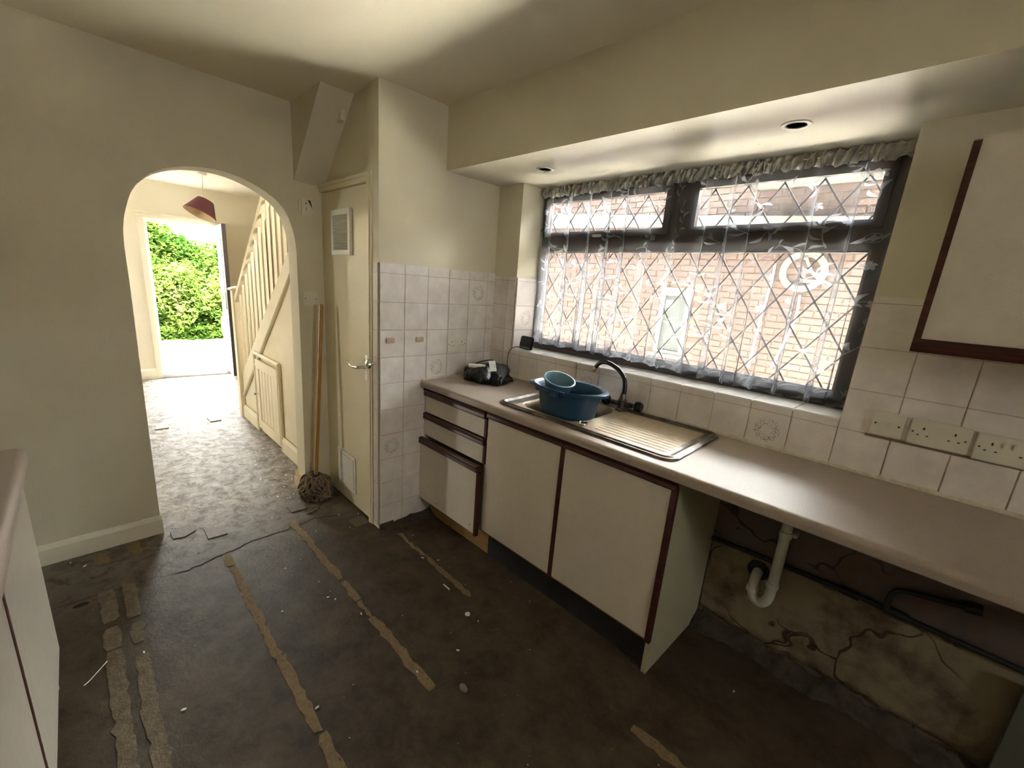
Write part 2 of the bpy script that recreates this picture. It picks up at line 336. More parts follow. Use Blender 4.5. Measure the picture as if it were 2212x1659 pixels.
# ---------------- geometry constants ----------------
H = 2.385; WY = 0.814; SY = 0.411; SZ = 2.068
def ax(y): return -0.675 - 0.05*(y + 1.44)/1.44           # kitchen face of the arch wall
def axo(bm, t=0.0):                                        # shear a plate built at x = 0 onto that face
    for v in bm.verts: v.co.x += ax(v.co.y) + t
    return bm

# ---------------- room shell ----------------
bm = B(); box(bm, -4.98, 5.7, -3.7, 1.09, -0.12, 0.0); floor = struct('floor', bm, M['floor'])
struct('ceiling', bx(-4.98, 5.7, -3.7, 1.09, H, H+0.15), M['ceil'])

arch = [(-0.963, 0.0), (-0.960, 0.4), (-0.956, 0.951), (-0.952, 1.361), (-0.953, 1.534), (-0.949, 1.600), (-0.941, 1.655), (-0.928, 1.704), (-0.916, 1.742), (-0.899, 1.782), (-0.877, 1.817), (-0.850, 1.847), (-0.822, 1.874), (-0.790, 1.895), (-0.755, 1.913), (-0.716, 1.928),
        (-0.680, 1.938), (-0.638, 1.945), (-0.600, 1.950), (-0.557, 1.953), (-0.515, 1.952), (-0.474, 1.947), (-0.435, 1.939), (-0.398, 1.928), (-0.352, 1.912), (-0.310, 1.890), (-0.265, 1.862), (-0.226, 1.826), (-0.200, 1.785), (-0.182, 1.738), (-0.170, 1.69), (-0.162, 1.64), (-0.158, 1.588), (-0.158, 1.2), (-0.160, 0.8), (-0.170, 0.0)]
outl = [(-2.05, 0.0)] + arch + [(0.10, 0.0), (0.10, H), (-2.05, H)]
bm = plate(outl, [], 0.14, 'yz'); axo(bm, -0.14); wall_left = struct('wall_left', bm, M['wall'])
# block behind the cupboard and end wall
bm = B(); box(bm, -0.10, -0.004, 0.0, WY, 0, H); box(bm, -0.80, -0.10, 0.02, 0.12, 1.985, H)
wall_inner = struct('wall_inner', bm, M['wall'])
struct('wall_cupboard_rear', bx(-0.9, -0.1, 0.5, 0.6, 0, H), M['hallwall'])
# window wall with opening
bm = B(); box(bm, -0.1, 0.2, WY, 1.09, 0, SZ); box(bm, 1.93, 5.7, WY, 1.09, 0, SZ); box(bm, 0.2, 1.93, WY, 1.09, 0, 1.092)
wall_right = struct('wall_right', bm, M['wall'])
# lowered soffit with two downlight holes
def circ(cx, cy, r, n=28): return [(cx + r*cos(2*PI*k/n), cy + r*sin(2*PI*k/n)) for k in range(n)]
DL = [(0.512, 0.645), (1.625, 0.645)]
bm = plate([(-0.004, SY), (5.6, SY), (5.6, 1.09), (-0.004, 1.09)], [circ(x, y, 0.030) for x, y in DL], 0.012, 'xy')
bmesh.ops.translate(bm, verts=bm.verts, vec=(0, 0, SZ)); box(bm, -0.004, 5.6, SY, SY+0.02, SZ+0.012, H)
soffit = struct('trim_1', bm, M['soffit'], label='glossy lowered ceiling box over the worktop')
# the painted front face of the soffit
struct('trim_2', bx(-0.004, 5.6, SY-0.004, SY, SZ, H), M['wall'], label='painted front of the lowered ceiling box')
# rest of the kitchen
bm = plate([(-2.05, 0), (1.09, 0), (1.09, H), (-2.05, H)], [rect(-.8, -.35, 1.6, 2.02)], 0.1, 'yz')  # opening for the added fill window
bmesh.ops.translate(bm, verts=bm.verts, vec=(5.6, 0, 0)); struct('wall_back', bm, M['wall'])
struct('wall_near', bx(-0.9, 5.7, -2.15, -2.05, 0, H), M['wall'])
# hall shell
bm = plate([(-3.6, -0.15), (0.95, -0.15), (0.95, H), (-3.6, H)], [[(-0.455, 0.03), (0.335, 0.03), (0.335, 1.955), (-0.455, 1.955)]], 0.1, 'yz')
bmesh.ops.translate(bm, verts=bm.verts, vec=(-4.98, 0, 0)); struct('wall_far', bm, M['hallwall'])
struct('wall_stair_side', bx(-4.98, -0.9, 0.86, 0.96, 0, H), mat('stair_wall_shade', (0.36, 0.28, 0.19), 0.8, 0.05, 3))  # tan colour stands in for the shade behind the balusters
bm = plate(rect(-4.98, -.8, 0, H), [rect(-4.3, -3.65, 1.1, 1.9)], .1, 'xz'); bmesh.ops.translate(bm, verts=bm.verts, vec=(0, -3.7, 0)); struct('wall_hall_left', bm, M['hallwall'])
bm = plate(rect(-4.3, -3.65, 1.1, 1.9), [rect(-4.26, -3.69, 1.14, 1.86)], .05, 'xz'); bmesh.ops.translate(bm, verts=bm.verts, vec=(0, -3.68, 0)); struct('window_fill_hall', bm, M['upvc'])  # frame of the unseen window added to light the stairs
struct('wall_hall_near', bx(-0.86, -0.78, -3.6, -2.05, 0, H), M['hallwall'])
# unseen upper storey and eaves, added to shade the drive and the neighbour's wall
bm = B(); box(bm, -4.98, 5.7, -2.15, 1.09, H+0.15, 5.1); box(bm, -5.2, 5.9, -2.5, 1.45, 5.1, 5.25); struct('wall_shade_storey', bm, M['wallout'])
# sloping boxing under the stairs above the cupboard
bm = prism(B(), [(-0.73, 1.972), (-0.30, H), (-0.73, H)], -0.155, 0.02, 'xz')
struct('trim_3', bm, M['wall'], label='sloping boxed underside of the stairs')
bm = prism(B(), [(-0.45, H), (-0.36, H), (-0.375, 2.27), (-0.40, 2.262), (-0.43, 2.275)], -0.022, 0.0, 'xz')
struct('trim_4', bm, M['wall'], label='small plaster lump above the cupboard')
# skirtings
def skirt(name, pts, h=0.105, t=0.016, m=None):
    bm = B()
    for (x0, y0), (x1, y1) in zip(pts, pts[1:]):
        d = Vector((x1-x0, y1-y0, 0)).normalized(); n = Vector((-d.y, d.x, 0))*t
        prof = [(0, 0), (1, 0), (1, h*0.78), (0.45, h*0.92), (0.3, h), (0, h)]
        a = [bm.verts.new((x0+n.x*u, y0+n.y*u, z)) for u, z in prof]; b = [bm.verts.new((x1+n.x*u, y1+n.y*u, z)) for u, z in prof]
        for i in range(len(prof)): bm.faces.new((a[i], a[(i+1)%6], b[(i+1)%6], b[i]))
        bm.faces.new(a[::-1]); bm.faces.new(b)
    return struct(name, bm, m or M['trim'])
skirt('baseboard_left', [(ax(-0.955), -0.955), (ax(-2.05), -2.05)])
skirt('baseboard_far', [(-4.88, -0.515), (-4.88, -1.6)], 0.13)
skirt('baseboard_stairs', [(-2.23, -0.045), (-2.72, -0.045)], 0.13, m=M['stair'])
skirt('baseboard_arch', [(-0.93, -0.045), (-1.55, -0.045)], 0.13, m=M['stair'])

# ---------------- wall tiles ----------------
def tile_mesh(w, h, wr=False, T=0.007):
    bm = bx(-w/2, w/2, -T, 0.0, -h/2, h/2); es = [e for e in bm.edges if all(abs(v.co.y + T) < 1e-6 for v in e.verts)]
    bmesh.ops.bevel(bm, geom=es, offset=0.0022, segments=2, affect='EDGES')
    bmesh.ops.recalc_face_normals(bm, faces=bm.faces)
    me = bpy.data.meshes.new('tile'); bm.to_mesh(me); bm.free(); me.materials.append(M[wr or 'tile']); return me
cache = {}
def put_tile(parent, cx, cy, cz, w, h, rz=0, mname='tile'):
    k = (round(w, 3), round(h, 3), mname)
    if k not in cache: cache[k] = tile_mesh(w-0.0024, h-0.0024, mname)
    o = bpy.data.objects.new('tile', cache[k]); C.objects.link(o); o.parent = parent
    j = rng.normal(0, 0.0025, 2)
    o.location = (cx, cy, cz); o.rotation_euler = (j[0], 0, rz + j[1])
    return o
# grout beds
gb = B(); box(gb, -0.004, 0.004, 0, WY, 0.02, 1.55); obj('grout_bed', gb, M['grout'], wall_inner)
gb = B(); box(gb, -0.062, 0.0, -0.004, 0.0, 0.03, 1.55); obj('grout_bed', gb, M['grout'], wall_inner)
gb = B(); box(gb, 0, 0.2, WY-0.004, WY, 0.9, 1.535); box(gb, 0.2, 1.93, WY-0.004, WY, 0.9, 1.092); box(gb, 1.93, 3.4, WY-0.004, WY, 0.9, 1.535)
box(gb, 0.196, 0.203, WY, 1.03, 1.092, 1.53); obj('grout_bed', gb, M['grout'], wall_right)
# end wall (x = 0, facing +x)
cols = [0, .15, .30, .45, .60, .75, WY]; rows = [0.02] + [.15*k for k in range(1, 11)] + [1.552]
wre = {(4, 9), (2, 6), (0, 3)}
for i in range(6):
    for j in range(len(rows)-1):
        y0, y1, z0, z1 = cols[i], cols[i+1], rows[j], rows[j+1]
        if i >= 3 and j < 5: continue
        if i == 2 and j < 5 and j > 0 and y1 > 0.46: continue
        k = 'wreath' if (i, j) in wre else 'tile'
        put_tile(wall_inner, 0.0, (y0+y1)/2, (z0+z1)/2, y1-y0, z1-z0, PI/2, k)
# narrow return strip beside the cupboard door (y = 0, facing -y)
for j in range(len(rows)-1):
    put_tile(wall_inner, -0.031, 0.0, (rows[j]+rows[j+1])/2, 0.056, rows[j+1]-rows[j], 0, 'tile_wht')
# window wall (facing -y)
R2 = [0.915, 1.065, 1.215, 1.365, 1.515, 1.537]; xg = [0.131 + .15*k for k in range(-1, 24)]
def rng_cells(x0, x1): 
    e = sorted({x0, x1, *[x for x in xg if x0 + .012 < x < x1 - .012]}); return list(zip(e, e[1:]))
for (x0, x1) in rng_cells(0.0, 0.2):
    for z0, z1 in zip(R2, R2[1:]): put_tile(wall_right, (x0+x1)/2, WY, (z0+z1)/2, x1-x0, z1-z0)
for (x0, x1) in rng_cells(0.2, 1.93):
    put_tile(wall_right, (x0+x1)/2, WY, (0.915+1.065)/2, x1-x0, 0.15, 0, 'wreath' if (abs(x0-1.631) < .01 or abs(x0-0.731) < .01) else 'tile')
    put_tile(wall_right, (x0+x1)/2, WY, (1.065+1.098)/2, x1-x0, 0.033)
for (x0, x1) in rng_cells(1.93, 3.3):
    for z0, z1 in zip(R2, R2[1:]): put_tile(wall_right, (x0+x1)/2, WY, (z0+z1)/2, x1-x0, z1-z0)
# reveal (facing +x) and sill (facing up)
for z0, z1 in zip([1.1, 1.215, 1.365, 1.515], [1.215, 1.365, 1.515, 1.537]):
    put_tile(wall_right, 0.2, (WY+1.02)/2, (z0+z1)/2, 0.200, z1-z0, PI/2, 'wreath' if z0 == 1.215 else 'tile')
for (x0, x1) in rng_cells(0.2, 1.93):
    o = put_tile(wall_right, (x0+x1)/2, (WY+1.02)/2-0.004, 1.092, x1-x0, 0.212, 0, 'tile_sill'); o.rotation_euler = (PI/2*-1, 0, 0)
# grimy wall and bare plaster below the worktop
def rough_panel(x0, x1, z0, z1, y, nx, nz, amp):
    bm = B(); vs = {}
    for i in range(nx+1):
        for j in range(nz+1):
            x = x0+(x1-x0)*i/nx; z = z0+(z1-z0)*j/nz
            zz = z + (rng.normal(0, 0.008) if 0 < i < nx else 0)
            vs[i, j] = bm.verts.new((x, y - abs(rng.normal(0, amp)), zz))
    for i in range(nx):
        for j in range(nz): bm.faces.new((vs[i, j], vs[i+1, j], vs[i+1, j+1], vs[i, j+1]))
    for i in range(nx):
        for j in (0, nz):
            a, b = vs[i, j], vs[i+1, j]; c = bm.verts.new((b.co.x, WY+.01, b.co.z)); d = bm.verts.new((a.co.x, WY+.01, a.co.z)); bm.faces.new((a, b, c, d))
    return bm
obj('grimy_render', bx(1.59, 3.5, WY-0.003, WY, 0, 0.92), M['under'], wall_right)
obj('bare_plaster', rough_panel(1.6, 3.3, 0.07, 0.445, WY-0.006, 60, 14, 0.003), M['plaster_low'], wall_right, smooth=2)
bm = B(); pts = []
for i in range(81):
    x = 1.6 + 1.5*i/80; hh = 0.055 + 0.008*sin(i*0.7) + rng.normal(0, 0.004); dd = 0.07 + 0.015*sin(i*0.31+1) + rng.normal(0, 0.005)
    pts.append([bm.verts.new((x, WY-0.003, hh)), bm.verts.new((x, WY-0.03-abs(rng.normal(0,.008)), hh*0.75)), bm.verts.new((x, WY-dd*0.7, hh*0.35)), bm.verts.new((x, WY-dd, 0.0))])
for a, b in zip(pts, pts[1:]):
    for k in range(3): bm.faces.new((a[k], a[k+1], b[k+1], b[k]))
obj('mortar_ridge', bm, M['mortar'], wall_right, smooth=2)
bm = B(); box(bm, 0.0, 0.012, 0.0, 0.09, 0.0, 0.035); 
obj('broken_tile_edge', bm, M['mortar'], wall_inner)
# damage at foot of end wall
bm = B(); pts = []
for i in range(13):
    y = 0.0 + 0.36*i/12; hh = 0.02 + 0.02*i/12 + rng.normal(0, 0.006)
    pts.append([bm.verts.new((0.008, y, hh)), bm.verts.new((0.03+rng.random()*.02, y, hh*.5)), bm.verts.new((0.06+rng.random()*.03, y, 0.0))])
for a, b in zip(pts, pts[1:]):
    for k in range(2): bm.faces.new((a[k], a[k+1], b[k+1], b[k]))
obj('mortar_ridge', bm, M['mortar'], wall_inner, smooth=2)

# ---------------- floor marks (real patches on the screed) ----------------
def ribbon(x0, x1, y, wd, m, name='adhesive_strip', jit=0.004, n=None, z=0.0022, skew=0.0):
    n = n or max(3, int((x1-x0)/0.03)); bm = B(); top = []
    for i in range(n+1):
        x = x0 + (x1-x0)*i/n; e = wd/2*(0.75 if i in (0, n) else 1); yy = y + skew*i/n
        top.append((bm.verts.new((x + rng.normal(0, jit*.6), yy-e+rng.normal(0, jit), z)), bm.verts.new((x + rng.normal(0, jit*.6), yy+e+rng.normal(0, jit), z))))
    for a, b in zip(top, top[1:]): bm.faces.new((a[0], b[0], b[1], a[1]))
    edge = [e for e in bm.edges if len(e.link_faces) == 1]
    r = bmesh.ops.extrude_edge_only(bm, edges=edge)
    for v in r['geom']:
        if isinstance(v, bmesh.types.BMVert): v.co.z = -0.001
    return obj(name, bm, m, floor)
for a, b in [(-0.26, -0.13), (-0.12, 0.60), (0.60, 0.99), (1.0, 1.75)]: ribbon(a, b, -0.745, 0.036, M['strip'], skew=-0.008)
for a, b, wd in [(-0.40, 0.30, .036), (0.325, 0.49, .03), (0.50, 0.63, .018), (0.63, 1.10, .036)]: ribbon(a, b, -0.372, wd, M['strip'])
ribbon(0.10, 0.52, 0.063, 0.018, M['strip'], jit=0.006); ribbon(0.52, 0.80, 0.060, 0.030, M['strip'])
ribbon(1.68, 2.1, 0.080, 0.036, M['strip'], jit=.005)
for a, b in [(-0.64, -0.52)]:
    ribbon(a, b, -1.215, 0.05, M['strip']); ribbon(a-.02, b, -1.09, 0.05, M['strip'])
for a, b in [(-0.27, -0.02), (0.02, 0.16), (0.17, 1.3)]: ribbon(a, b, -1.213, 0.05, M['strip2'])
for a, b in [(-0.29, -0.0), (0.05, 0.18), (0.26, 1.3)]: ribbon(a, b, -1.137, 0.046, M['strip2'])
bm = B(); ck = [(-0.255, -1.43), (-0.26, -1.2), (-0.247, -1.051), (-0.217, -0.929), (-0.246, -0.827), (-0.273, -0.717), (-0.309, -0.585), (-0.309, -0.426), (-0.342, -0.253), (-0.286, -0.102), (-0.311, 0.01)]
fine = []
for (a, b), (c, d) in zip(ck, ck[1:]):
    for t in range(6): fine.append((a+(c-a)*t/6 + rng.normal(0, .004), b+(d-b)*t/6))
pr = None
for i, (x, y) in enumerate(fine):
    wd = (0.0035 + 0.002*rng.random()) * (0.35 if y < -0.95 or y > -0.15 else 1)
    q = (bm.verts.new((x-wd, y, 0.0008)), bm.verts.new((x+wd, y, 0.0008)))
    if pr: bm.faces.new((pr[0], pr[1], q[1], q[0]))
    pr = q
obj('floor_crack', bm, M['crack'], floor)
def quadpatch(pts, m, h=0.004, name='floor_tile_patch'):
    return obj(name, prism(B(), pts, -0.001, h), m, floor)
quadpatch([(-.593, -.785), (-.464, -.786), (-.463, -.693), (-.563, -.688)], M['patch'])
quadpatch([(-.66, -.93), (-.575, -.93), (-.56, -.88), (-.60, -.82), (-.659, -.806)], M['patch'])
quadpatch([(-2.798, -.764), (-2.636, -.775), (-2.639, -.682), (-2.776, -.674)], M['patchlight'], .008)
quadpatch([(-2.791, -.362), (-2.65, -.358), (-2.651, -.268), (-2.764, -.258)], M['patch'], .008)
quadpatch([(-.571, -.34), (-.491, -.339), (-.49, -.24), (-.582, -.251)], M['patch'], .005)
quadpatch([(-.20, -.10), (-.10, -.10), (-.10, -.0), (-.20, -.01)], M['patch'], .003)

# ---------------- cupboard door and frame ----------------
dx0, dx1, dzt = -0.735, -0.118, 1.940
door = struct('door_2', bx(dx0, dx1, 0.004, 0.040, 0.012, dzt, bev=0.002), M['gloss'])
obj('hinge', bx(dx0-0.008, dx0+0.006, -0.004, 0.01, 1.69, 1.775), M['hinge'], door)
obj('hinge', bx(dx0-0.008, dx0+0.006, -0.004, 0.01, 0.22, 0.30), M['hinge'], door)
# louvred vent
bm = plate([(-.560, 1.584), (-.314, 1.584), (-.314, 1.833), (-.560, 1.833)], [[(-.535, 1.612), (-.339, 1.612), (-.339, 1.806), (-.535, 1.806)]], 0.016, 'xz')
bmesh.ops.translate(bm, verts=bm.verts, vec=(0, -0.012, 0)); grille = obj('vent_grille', bm, M['white'], door); grille['label'] = 'white louvred vent grille'
bm = bx(-.535, -.339, 0.0005, 0.003, 1.612, 1.806); obj('vent_recess', bm, M['slot'], door)
sl = None
for k in range(21):
    z = 1.6165 + k*0.00925
    if sl is None:
        bm = bx(-.098, .098, -0.006, 0.0045, -0.0016, 0.0016); bmesh.ops.rotate(bm, verts=bm.verts, cent=(0,0,0), matrix=Matrix.Rotation(-0.5, 3, 'X'))
        sl = obj('slat', bm, M['white'], grille, world=False, loc=(-.437, -0.004, z))
    else: inst(sl, grille, (-.437, -0.004, z))
bm = plate([(-.560, .100), (-.313, .100), (-.313, .350), (-.560, .350)], [], 0.006, 'xz'); bmesh.ops.translate(bm, verts=bm.verts, vec=(0, -0.003, 0))
vp = obj('vent_plate', bm, M['white'], door); vp['label'] = 'painted-over square vent plate'
obj('plate_panel', bx(-.542, -.331, -0.006, -0.003, .118, .332, bev=0.002), mat('painted_mesh', (0.74, 0.71, 0.62), 0.7, 0.06, 90, 0.8, 300), door)
# lever handle
hp = obj('handle_plate', bx(-.168, -.128, -0.003, 0.005, .895, 1.045, bev=0.003), M['chrome'], door)
bm = tube(B(), [(-.148, 0.0, .972), (-.148, -.045, .972), (-.165, -.050, .971), (-.215, -.050, .966), (-.245, -.050, .968), (-.262, -.050, .980), (-.272, -.049, .994)], [.010, .009, .009, .0075, .0065, .007, .009], 12)
obj('lever', bm, M['chrome'], hp, smooth=True)
# frame
bm = B(); box(bm, -.115, -.088, -0.012, 0.03, 0, 1.955, bev=.003); box(bm, -.088, -.074, -0.006, 0.03, 0, 1.99)
box(bm, -.735, -.088, -0.012, 0.03, 1.945, 1.985, bev=.004); box(bm, -.735, -.094, -0.022, 0.01, 1.968, 1.985, bev=.003)
frame5 = struct('trim_5', bm, M['gloss'], label='cream gloss frame round the cupboard door')
obj('knob_stem', lathe(B(), [(.008, 0), (.007, -.03)], (-.033, -.005, 1.013), 16, 'y'), M['chrome'], frame5, smooth=True)
obj('knob_head', lathe(B(), [(.008, -.030), (.024, -.034), (.029, -.042), (.026, -.052), (.014, -.058), (.0, -.060)], (-.033, -.005, 1.013), 28, 'y'), M['chrome'], frame5, smooth=True)['label'] = 'round chrome knob'
# stub of skirting on the arch jamb
t = thing('skirting_offcut', 'broken pale skirting stub nailed at the right foot of the arch', 'skirting', (-.72, -.15, 0))
bm = B(); box(bm, -.86, -.70, -.195, -.168, 0.0, 0.085, bev=.004); obj('board', bm, M['timber'], t)
bm = B(); box(bm, -.86, -.712, -.188, -.165, 0.085, 0.118, bev=.004); obj('moulding', bm, M['timber'], t)

# box and switch on the arch wall
ob = thing('wall_chime_box', 'small white rounded plastic box high on the arch wall', 'wall box', (ax(-.10), -.10, 1.85))
bm = bx(ax(-.1)-.002, ax(-.1)+.022, -.135, -.055, 1.80, 1.895, bev=.010); obj('cover', bm, M['white'], ob, smooth=True)
bm = prism(B(), [(-.088, 1.888), (-.072, 1.885), (-.062, 1.840)], ax(-.1)+.0215, ax(-.1)+.0235, 'yz'); obj('dark_flap', bm, M['slot'], ob)
bm = lathe(B(), [(.004, 0), (.004, .002), (0, .002)], (ax(-.1)+.0215, -.098, 1.866), 12, 'x'); obj('screw_hole', bm, M['slot'], ob)
obj('slit', bx(ax(-.1)+.0215, ax(-.1)+.023, -.099, -.097, 1.826, 1.846), M['slot'], ob)
sw = thing('light_switch', 'white triple rocker switch plate on the arch wall above the mop handle', 'switch', (ax(-.085), -.087, 1.312))
X = ax(-.087); obj('plate', bx(X-.001, X+.009, -.131, -.043, 1.270, 1.356, bev=.003), M['white'], sw)
for k in range(3): obj('rocker', bx(X+.008, X+.012, -.108+k*.0145, -.095+k*.0145, 1.298, 1.324, bev=.0015), M['white'], sw)
for y in (-.119, -.055): obj('screw', lathe(B(), [(.0035, 0), (.0035, .0012), (0, .0012)], (X+.009, y, 1.312), 10, 'x'), M['slot'], sw)

# ---------------- worktop and base units ----------------
def wz(y): return 0.018*(y-.27)/.54
def tilt(bm):
    for v in bm.verts: v.co.z += wz(v.co.y)
    return bm
WT = 0.900
def nose_prof(y0, y1, z1, th, r, sgn=1):
    p = []; n = 8                                                   # rounded front edge
    for k in range(n+1):
        a = PI/2*k/n; p.append((y0 + sgn*(r - r*sin(a)) , z1 - r + r*cos(a)))
    return [(y1, z1 - th), (y1, z1)] + p + [(y0, z1-th+.004), (y0+sgn*.004, z1-th)]
bm = B(); prism(bm, nose_prof(.262, .375, WT, .038, .018), 0.008, 3.3, 'yz')
box(bm, 0.008, 0.70, .375, .806, WT-.038, WT); box(bm, 1.07, 3.3, .375, .806, WT-.038, WT); box(bm, .70, 1.07, .745, .806, WT-.038, WT); tilt(bm)
worktop = tag(obj('worktop', bm, M['worktop'], smooth=True), 'long pinkish brown laminate worktop under the window', 'worktop')
bm = B(); box(bm, 0.008, 3.3, .800, .810, WT-.002, WT+.012, bev=.002); box(bm, 0.0075, .016, .27, .806, WT-.004, WT+.010, bev=.002); tilt(bm)
obj('sealant_bead', bm, mat('old_sealant', (0.62, 0.58, 0.47), .6, .2, 50), worktop)

F = .300     # door face plane
def strip(bm_or, x0, x1, z0, z1, parent, name='edge_trim', y0=F-.012, y1=F+.012):
    bm = B(); prism(bm, [(y0+.004, z0), (y1, z0), (y1, z1), (y0+.006, z1), (y0, z1-.008), (y0+.003, (z0+z1)/2), (y0, z0+.006)], x0, x1, 'yz')
    return obj(name, bm, M['wood'], parent)
t = thing('drawer_unit', 'three-drawer base cabinet at the tiled corner', 'cabinet', (.29, .55, 0))
bm = B(); box(bm, .012, .03, F+.02, .80, .15, .858); box(bm, .55, .568, F+.02, .80, .15, .858); box(bm, .012, .568, .78, .80, .15, .858); box(bm, .03, .55, F+.02, .78, .15, .168)
obj('carcass', bm, M['carcass'], t)
fronts = [(.704, .806, .806, .850, 0.0), (.556, .660, .660, .698, 0.0), (.140, .508, .508, .545, -.028)]
for z0, z1, a, b, dy in fronts:
    x1 = .560 if dy == 0 else .552
    d = obj('drawer', bx(.010+dy*.0, x1, F+dy, F+dy+.018, z0, z1), M['laminate'], t)
    strip(None, .008, x1+.004, a, b, d, 'handle_trim', F+dy-.014, F+dy+.012)
    obj('edge_trim', bx(x1, x1+.018, F+dy-.004, F+dy+.018, z0-(.01 if dy else 0), z1), M['wood'], d)
    obj('drawer_box', bx(.04, .54, F+dy+.018, .74, z0+.01, z1-.01), M['carcass'], d)
for px, pz in ((.03, .175), (.19, .165), (.515, .178)): obj('nail_hole', lathe(B(), [(.004, -.0282), (.003, -.029), (0, -.029)], (px, F, pz), 8, 'y'), M['slot'], t)
obj('plinth', bx(.012, .590, F+.055, F+.073, 0.0, .150), M['tanboard'], t)

t = thing('sink_cabinet', 'two-door base cabinet under the sink with dark mahogany edging', 'cabinet', (1.09, .55, 0))
bm = B(); box(bm, .580, .598, F+.022, .80, .15, .862); box(bm, .598, 1.565, .78, .80, .15, .862); box(bm, .598, 1.565, F+.022, .78, .15, .168); obj('carcass', bm, M['carcass'], t)
obj('side_panel', bx(1.575, 1.595, F+.018, .806, 0, .862), M['carcass'], t)['label'] = 'cream side panel'
for x0, x1 in ((.585, 1.072), (1.090, 1.580)):
    x1 -= .005; d = obj('door', bx(x0, x1, F, F+.018, .172, .818), M['laminate'], t)
    strip(None, x0-.003, x1+.017, .818, .858, d, 'handle_trim')
    obj('edge_trim', bx(x1, x1+.021, F-.003, F+.018, .160, .822), M['wood'], d)
bm = B(); zz = [(.598+ i*.02, .160 + rng.random()*.012) for i in range(50)]
prism(bm, [(.598, .155), (1.575, .155)] + zz[::-1], F+.012, F+.02, 'xz'); obj('chipped_edge', bm, M['tanboard'], t)
obj('plinth', bx(.592, 1.590, F+.052, F+.07, 0.0, .15), M['black'], t)

t = thing('leaning_board', 'low grey-green board against the wall at the far right under the worktop', 'board', (2.8, .78, 0))
obj('board_panel', bx(2.545, 3.3, .765, .783, 0, .425, bev=.002), mat('grey_green_board', (.11, .107, .08), .7, .1, 8), t)

# wall cabinet on the right
t = thing('wall_cabinet', 'wall cupboard with a beige door and dark mahogany edging right of the window', 'cabinet', (2.5, .66, 1.39))
bm = bx(2.072, 3.0, .535, .806, 1.388, 1.925, bev=.002); obj('carcass', bm, M['carcass'], t)
d = obj('door', bx(2.090, 2.60, .514, .532, 1.422, 1.925), M['laminate'], t)
obj('edge_trim', bx(2.074, 2.090, .511, .534, 1.39, 1.915), M['wood'], d)
obj('handle_trim', prism(B(), [(.534, 1.385), (.508, 1.385), (.502, 1.395), (.512, 1.405), (.508, 1.422), (.534, 1.422)], 2.074, 2.60, 'yz'), M['wood'], d)
d = obj('door', bx(2.62, 3.0, .514, .532, 1.422, 1.925), M['laminate'], t)

# left run
t = thing('left_cabinet', 'base cabinet with beige doors at the left edge below the rounded worktop end', 'cabinet', (.9, -1.65, 0))
G = -1.342
bm = B(); box(bm, .250, .268, -1.93, G-.02, 0.0, .862); box(bm, .268, 2.9, -1.93, -1.91, .1, .862); obj('carcass', bm, M['carcass'], t)
glm = mat('glossier_laminate', (0.56, 0.50, 0.43), 0.22, 0.03, 30, 0.05, 200)
for x0, x1 in ((.243, .868), (.886, 1.50), (1.518, 2.1)):
    d = obj('door', bx(x0, x1, G-.018, G, .150, .868), glm, t)
    obj('edge_trim', bx(x1+.001, x1+.017, G-.018, G+.002, .150, .868), M['wood'], d)
obj('plinth', bx(.30, 2.9, G-.09, G-.07, 0, .15), M['black'], t)
bm = B(); prism(bm, nose_prof(-1.315, -1.95, WT, .040, .019, -1), .275, 2.9, 'yz')
es = [e for e in bm.edges if all(abs(v.co.x-.275) < 1e-5 for v in e.verts)]
bmesh.ops.bevel(bm, geom=es, offset=.006, segments=2, affect='EDGES')
tag(obj('worktop', bm, M['worktop'], smooth=True), 'short worktop end with rounded nose at the left edge', 'worktop')

# ---------------- sink ----------------
sk = thing('sink', 'inset steel sink with one bowl and a stained ribbed drainer', 'sink', (1.08, .57, WT+wz(.57)))
x0, x1, y0, y1 = .600, 1.552, .325, .795
nx, ny = 238, 118
def sdr(x, y, cx, cy, hx, hy, r):
    qx = abs(x-cx)-hx+r; qy = abs(y-cy)-hy+r
    return math.hypot(max(qx, 0), max(qy, 0)) + min(max(qx, qy), 0) - r
def sm(a, b, v): v = min(1, max(0, (v-a)/(b-a))); return v*v*(3-2*v)
bm = B(); vg = {}; bowlc = (.885, .560)
def sheight(x, y):
    do = -sdr(x, y, (x0+x1)/2, (y0+y1)/2, (x1-x0)/2, (y1-y0)/2, .055)
    z = .007*sm(-.002, .004, do) + .005*sm(.012, .018, do)*(1-sm(.022, .030, do)) - .004*sm(.03, .04, do)
    db = -sdr(x, y, bowlc[0], bowlc[1], .185, .175, .085)
    z -= .145*sm(0.0, .014, db) + .010*sm(.03, .09, db)
    dd = -sdr(x, y, 1.305, .535, .195, .165, .03)
    xx = x + .0
    z += (.0035*(0.5+0.5*cos(2*PI*(y-.38)/.030)) - .002) * sm(0, .02, dd) * (1-sm(0, .01, 1.145 + .12*abs(y-.54) - x))
    return z, do, db
for i in range(nx+1):
    for j in range(ny+1):
        x = x0+(x1-x0)*i/nx; y = y0+(y1-y0)*j/ny; z, do, db = sheight(x, y)
        if do < 0:   # pull corner vertices onto the outline
            cx = min(max(x, x0+.055), x1-.055); cy = min(max(y, y0+.055), y1-.055); d = Vector((x-cx, y-cy)); 
            if d.length > .055: d = d.normalized()*.055; x, y = cx+d.x, cy+d.y
        vg[i, j] = bm.verts.new((x, y, WT + wz(y) + .0015 + z))
